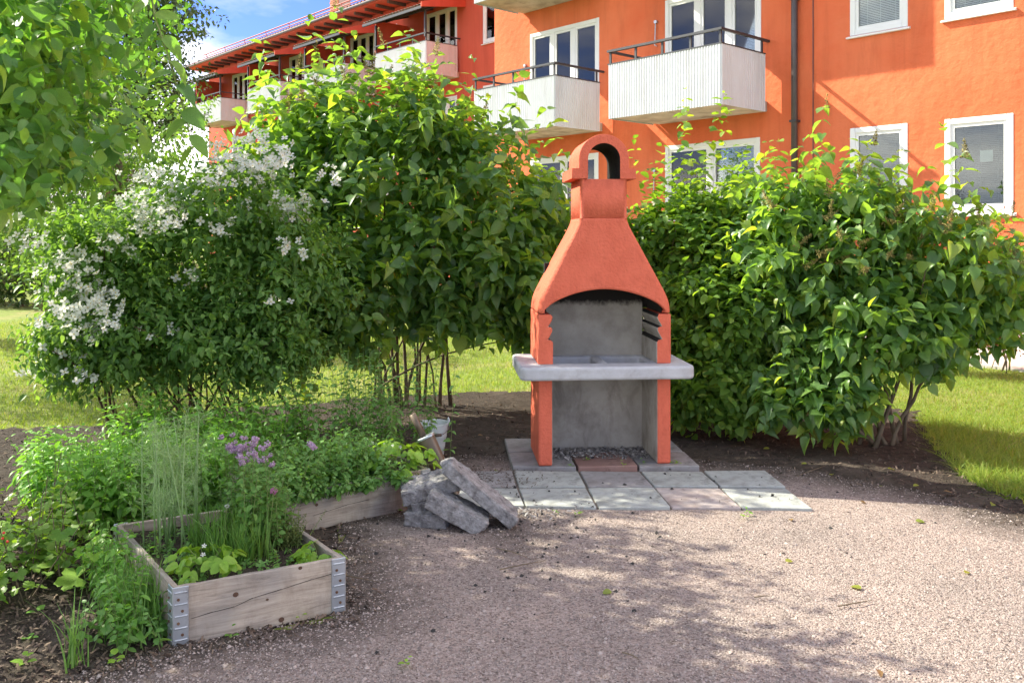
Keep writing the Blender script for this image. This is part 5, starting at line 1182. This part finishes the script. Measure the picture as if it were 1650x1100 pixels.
# ------------------------------------------------------------------ loose ground litter
def scatter(n, x0, x1, y0, y1, poly, inside=True):
    u = rng.random(n); Y = 1/(1/y0+(1/y1-1/y0)*u); X = (x0+(x1-x0)*rng.random(n))*Y
    m = in_poly(X, Y, poly) == inside; return X[m], Y[m]
def randrot(n, tilt=0.5):
    a = rng.random(n)*6.28; ax = np.stack([np.cos(a), np.sin(a), rng.normal(size=n)*tilt*0.4], 1); return frames(ax, np.stack([rng.normal(size=n)*tilt, rng.normal(size=n)*tilt, np.ones(n)], 1))
ip = lambda X, Y: in_poly(X, Y, [(-0.44, 4.84), (1.69, 4.82), (1.64, 5.66), (1.2, 5.66), (1.17, 6.47), (-0.06, 6.45), (0, 5.66), (-0.44, 5.64)])
X, Y = scatter(62000, -0.62, 0.66, 2.75, 6.2, gravel_poly); m = ~ip(X, Y) & ~in_poly(X, Y, [(p.x, p.y) for p in PA]); X, Y = X[m], Y[m]
tag(joined('gravel_grains', 'pebble', np.stack([X, Y, zgrav(X, Y)+0.001], 1), randrot(len(X)), 0.0035+0.0065*rng.random(len(X))**2, [M['pebble']]), 'fine pinkish grey gravel grains of the yard', 'gravel', kind='stuff')
X, Y = scatter(2600, -0.62, 0.66, 2.75, 6.0, gravel_poly); m = ~ip(X, Y) & ~in_poly(X, Y, [(p.x, p.y) for p in PA]); X, Y = X[m], Y[m]
tag(joined('gravel_stones', 'pebble', np.stack([X, Y, zgrav(X, Y)+0.002], 1), randrot(len(X)), 0.009+0.011*rng.random(len(X))**3, [M['pebble']]), 'larger stones among the fine gravel of the yard', 'gravel', kind='stuff')
X, Y = scatter(30000, -0.62, 0.62, 2.8, 8.4, soil_poly); m = ~ip(X, Y) & (dist_line(X, Y, edge_line)*np.where(in_poly(X, Y, gravel_poly), 1, 0) < 0.22*rng.random(len(X))); X, Y = X[m], Y[m]
inb = in_poly(X, Y, [(p.x, p.y) for p in PA]) | in_poly(X, Y, [(p.x, p.y) for p in PB]); X, Y = X[~inb], Y[~inb]
zz = np.where(in_poly(X, Y, gravel_poly), zgrav(X, Y), zsoil(X, Y)*np.clip(0.35+dist_line(X, Y, edge_line)/0.5, 0, 1))
tag(joined('bark_mulch', 'chip', np.stack([X, Y, zz+0.004], 1), randrot(len(X), 0.7), 0.010+0.03*rng.random(len(X))**2, [M['chip']]), 'dark bark and crumbs of earth on the soil bed', 'mulch', kind='stuff')
# charcoal crumbs and ash
X = np.concatenate([0.05+0.3*rng.normal(size=160), -0.1+0.8*rng.normal(size=90), 0.9+0.7*rng.normal(size=60)]); Y = np.concatenate([4.5+0.28*rng.normal(size=160), 4.1+0.5*rng.normal(size=90), 5.2+0.3*rng.normal(size=60)])
m = in_poly(X, Y, gravel_poly) & (Y > 2.9); X, Y = X[m], Y[m]; z = np.where(ip(X, Y), 0.036, zgrav(X, Y)+0.003)
tag(joined('charcoal_crumbs', 'pebble', np.stack([X, Y, z], 1), randrot(len(X)), 0.006+0.018*rng.random(len(X))**3, [M['char']]), 'black charcoal crumbs scattered on gravel and slabs', 'charcoal', kind='stuff')
n = 1500; X = 0.60+0.36*(rng.random(n)*2-1); Y = 5.83+0.42*rng.random(n)**0.8
tag(joined('ash_heap', 'chip', np.stack([X, Y, GZ+0.004+0.018*np.exp(-((X-0.5)/0.25)**2-((Y-6.0)/0.15)**2)*rng.random(n)], 1), randrot(n, 0.6), 0.010+0.035*rng.random(n)**2, [M['ash']]), 'grey ash and charred bits under the barbecue', 'ash', kind='stuff')
n = 420; X = 0.0+0.16*rng.normal(size=n); Y = 4.80+0.055*rng.normal(size=n)
tag(joined('ash_heap', 'chip', np.stack([X, Y, 0.018+0.02*rng.random(n)], 1), randrot(n, 0.6), 0.008+0.022*rng.random(n)**2, [M['ash']]), 'small spill of pale ash at the front edge of the slabs by the rubble', 'ash', kind='stuff')
n = 700; X = -0.20+0.17*rng.normal(size=n); Y = 5.48+0.13*rng.normal(size=n)
tag(joined('dirt_crumbs', 'chip', np.stack([X, Y, np.full(n, 0.034)], 1), randrot(n, 0.5), 0.006+0.02*rng.random(n)**2, [M['chip']]), 'earth crumbs lying on the slabs left of the barbecue', 'dirt', kind='stuff')
# fallen leaves and seedlings
def ground_z(x, y): return 0.036 if bool(ip(np.array([x]), np.array([y]))[0]) else (float(zgrav(np.array([x]), np.array([y]))[0])+0.004 if in_poly(np.array([x]), np.array([y]), gravel_poly)[0] else 0.03)
SL = ['weed at the foot of the near planter board, below its big knot hole', 'weed under the right half of the near planter board', 'round-leaved weed in front of the far planter board', 'weed beside the far planter board, next to the rubble',
      'weed in the slab joint in front of the left barbecue leg', 'weed at the left corner of the brick-red slab', 'weed at the front edge of the brick-red slab', 'weed in front of the right barbecue leg', 'weed at the slab front edge, under the second joint from the right',
      'weed at the front edge of the slabs beside the ash', 'weed at the right corner of the brick-red slab', 'weed at the middle of the brick-red slab edge', 'weed on bare soil near the left edge, above the lowest weed', 'lowest weed in the left bottom corner',
      'weed on the soil just left of the thin grass tuft', 'weed right at the bottom edge below the chive clump', 'weed on the soil under the lobed pale leaves', 'weed on the soil near the currant bush', 'weed on the bare soil halfway between currant bush and bottom edge',
      'small weed right beside the weed at the slab edge, under the rosy slab', 'small weed at the slab front edge closest to the rubble', 'lone weed in the gravel at the bottom edge']
LLF = ['on the sunlit gravel below the rosy slab', 'on the sunlit gravel, brightest green of the yard', 'dry', 'on the sunlit gravel at the right', 'on the soil behind the rightmost slab', 'dry', 'on the soil right of the slabs', 'near the end of the long grass', 'dry', 'under the right lilac stems', 'where gravel meets the lawn edge', 'dry', 'on the soil beside the bucket', 'on the left end of the back slab row', 'dry', 'at the foot of the right lilac', 'on the soil right of the barbecue', 'dry', 'in the shaded gravel in front of the barbecue', 'on the gravel near the right edge of the shade']
LLD = {2: 'at the bottom edge of the gravel', 5: 'right of the slabs on the gravel edge', 8: 'beside the long grass', 11: 'on the soil left of the barbecue', 14: 'at the lawn edge', 17: 'just below the front slab row'}
lm = tpl_mesh('round', [M['fallen']]); dm = tpl_mesh('ovate', [M['dry']])
for i, (x, y) in enumerate([(1265, 910), (1388, 955), (1415, 1088), (1555, 930), (1300, 755), (1385, 812), (1340, 770), (1480, 790), (1520, 800), (1440, 765), (1600, 820), (770, 708), (735, 730), (800, 762), (1540, 765), (1240, 730), (1170, 715), (1275, 845), (985, 958), (1475, 845)]):
    p = gp(x, y); dry = i % 3 == 2
    o = link('fallen_leaf', dm if dry else lm); R = frames(A3((math.cos(i*2.3), math.sin(i*2.3), 0.1)), A3((rng.normal()*.3, -0.3, 1)))[0]
    o.matrix_world = Matrix.Translation((p.x, p.y, ground_z(p.x, p.y)+0.004)) @ Matrix(R.tolist()).to_4x4() @ Matrix.Scale(0.035+0.02*rng.random(), 4)
    tag(o, 'dry brown fallen leaf '+LLD[i] if dry else 'small yellow-green fallen leaf '+LLF[i], 'leaf', 'dry fallen leaves' if dry else 'green fallen leaves')
for i, (x, y) in enumerate([(372, 1036), (485, 1003), (565, 837), (650, 830), (920, 762), (945, 752), (1035, 758), (1093, 758), (1205, 834), (930, 835), (1082, 757), (1005, 762), (45, 1045), (40, 1085), (150, 1045), (185, 1080), (120, 960), (95, 925), (60, 1000), (1200, 840), (895, 832), (655, 1078)]):
    p = gp(x, y); root = empty('seedling', (p.x, p.y, ground_z(p.x, p.y)-0.004), rng.random()*6, label='green '+SL[i], cat='weed', group='weed seedlings')
    k = rng.integers(3, 7); big = 1.5 if x < 200 else 1.0; me = tpl_mesh('round', [M['straw'] if i % 2 else M['mint']])
    for q in range(k):
        a = q*6.28/k+rng.normal()*.3; R = frames(A3((math.cos(a), math.sin(a), 0.4)), A3((0, 0, 1)))[0]
        o = link('leaf', me, None, root); o.matrix_local = Matrix.Translation((0.006*math.cos(a), 0.006*math.sin(a), 0.012+0.008*q*rng.random())) @ Matrix(R.tolist()).to_4x4() @ Matrix.Scale((0.014+0.016*rng.random())*big, 4)
tw = [((805, 925), (880, 910)), ((520, 930), (610, 945)), ((1003, 1060), (1030, 1072)), ((1215, 970), (1240, 968)), ((60, 1010), (150, 995)), ((1290, 770), (1330, 755)), ((800, 890), (850, 905)), ((1350, 985), (1405, 975))]
TL = ['longest dry twig on the gravel, below the rubble', 'dry twig on the gravel right of the near planter', 'short pale twig on the gravel near the bottom edge', 'tiny twig on the sunlit gravel, in the right half', 'dry twig on the bare soil at the lower left', 'thin curved twig on the soil under the right lilac', 'dark thin twig just below the ash spill', 'thin twig on the sunlit gravel at the far right']
for ti, (a, b) in enumerate(tw):
    p, q = gp(*a), gp(*b); o = MB().tube([(0, 0, 0.008), ((q.x-p.x)*.5+.006, (q.y-p.y)*.5-.008, 0.014), (q.x-p.x, q.y-p.y, 0.008)], [0.003, 0.0028, 0.0015], 5).build('twig', M['bark'])
    o.location = (p.x, p.y, 0.014); tag(o, TL[ti], 'twig', 'fallen twigs')

# ------------------------------------------------------------------ split the leaves: nearest ones become single parts
cell = 9; cw, chh = 1650//cell+2, 1100//cell+2
best = {}
for si, L_ in enumerate(LS):
    P = L_['P']; Yd = np.maximum(P[:, 1], 0.1); px = (P[:, 0]/Yd*F+825)/cell; py = (HY-(P[:, 2]-CH)/Yd*F)/cell
    ok = (px >= 0) & (px < cw-1) & (py >= 0) & (py < chh-1) & (P[:, 1] > 0.3); L_['cell'] = np.where(ok, px.astype(int)*chh+py.astype(int), -1)
    L_['Y'] = Yd
zb = np.full(cw*chh, 1e9)
for L_ in LS:
    m = L_['cell'] >= 0; np.minimum.at(zb, L_['cell'][m], L_['Y'][m])
for L_ in LS:
    root = L_['root']; loc = np.array(root.location); n = len(L_['P'])
    vis = (L_['cell'] >= 0) & (L_['Y'] <= zb[L_['cell']]+0.03)
    view = nrm(L_['P']-np.array((0, 0, CH))); fac = np.abs(np.sum(L_['R'][:, :, 2]*view, -1))
    score = np.where(vis, L_['S']/L_['Y']*(0.35+fac), -1)
    order = np.argsort(-score); k = int(min(L_['np'], (score > 0).sum())); pick = order[:k]; rest = order[k:]
    if len(rest):
        cr = tag(joined(L_['sn'], L_['key'], L_['P'][rest]-loc, L_['R'][rest], L_['S'][rest], L_['mats'], root, L_['K'][rest]), kind='stuff')
    else: cr = root
    me = tpl_mesh(L_['key'], L_['mats'])
    for i in pick:
        o = bpy.data.objects.new(L_['pn'], me); C.objects.link(o); o.parent = cr
        o.matrix_local = Matrix.Translation(Vector(L_['P'][i]-loc)) @ Matrix(L_['R'][i].tolist()).to_4x4() @ Matrix.Diagonal([*(L_['K'][i]*L_['S'][i]), 1.0])
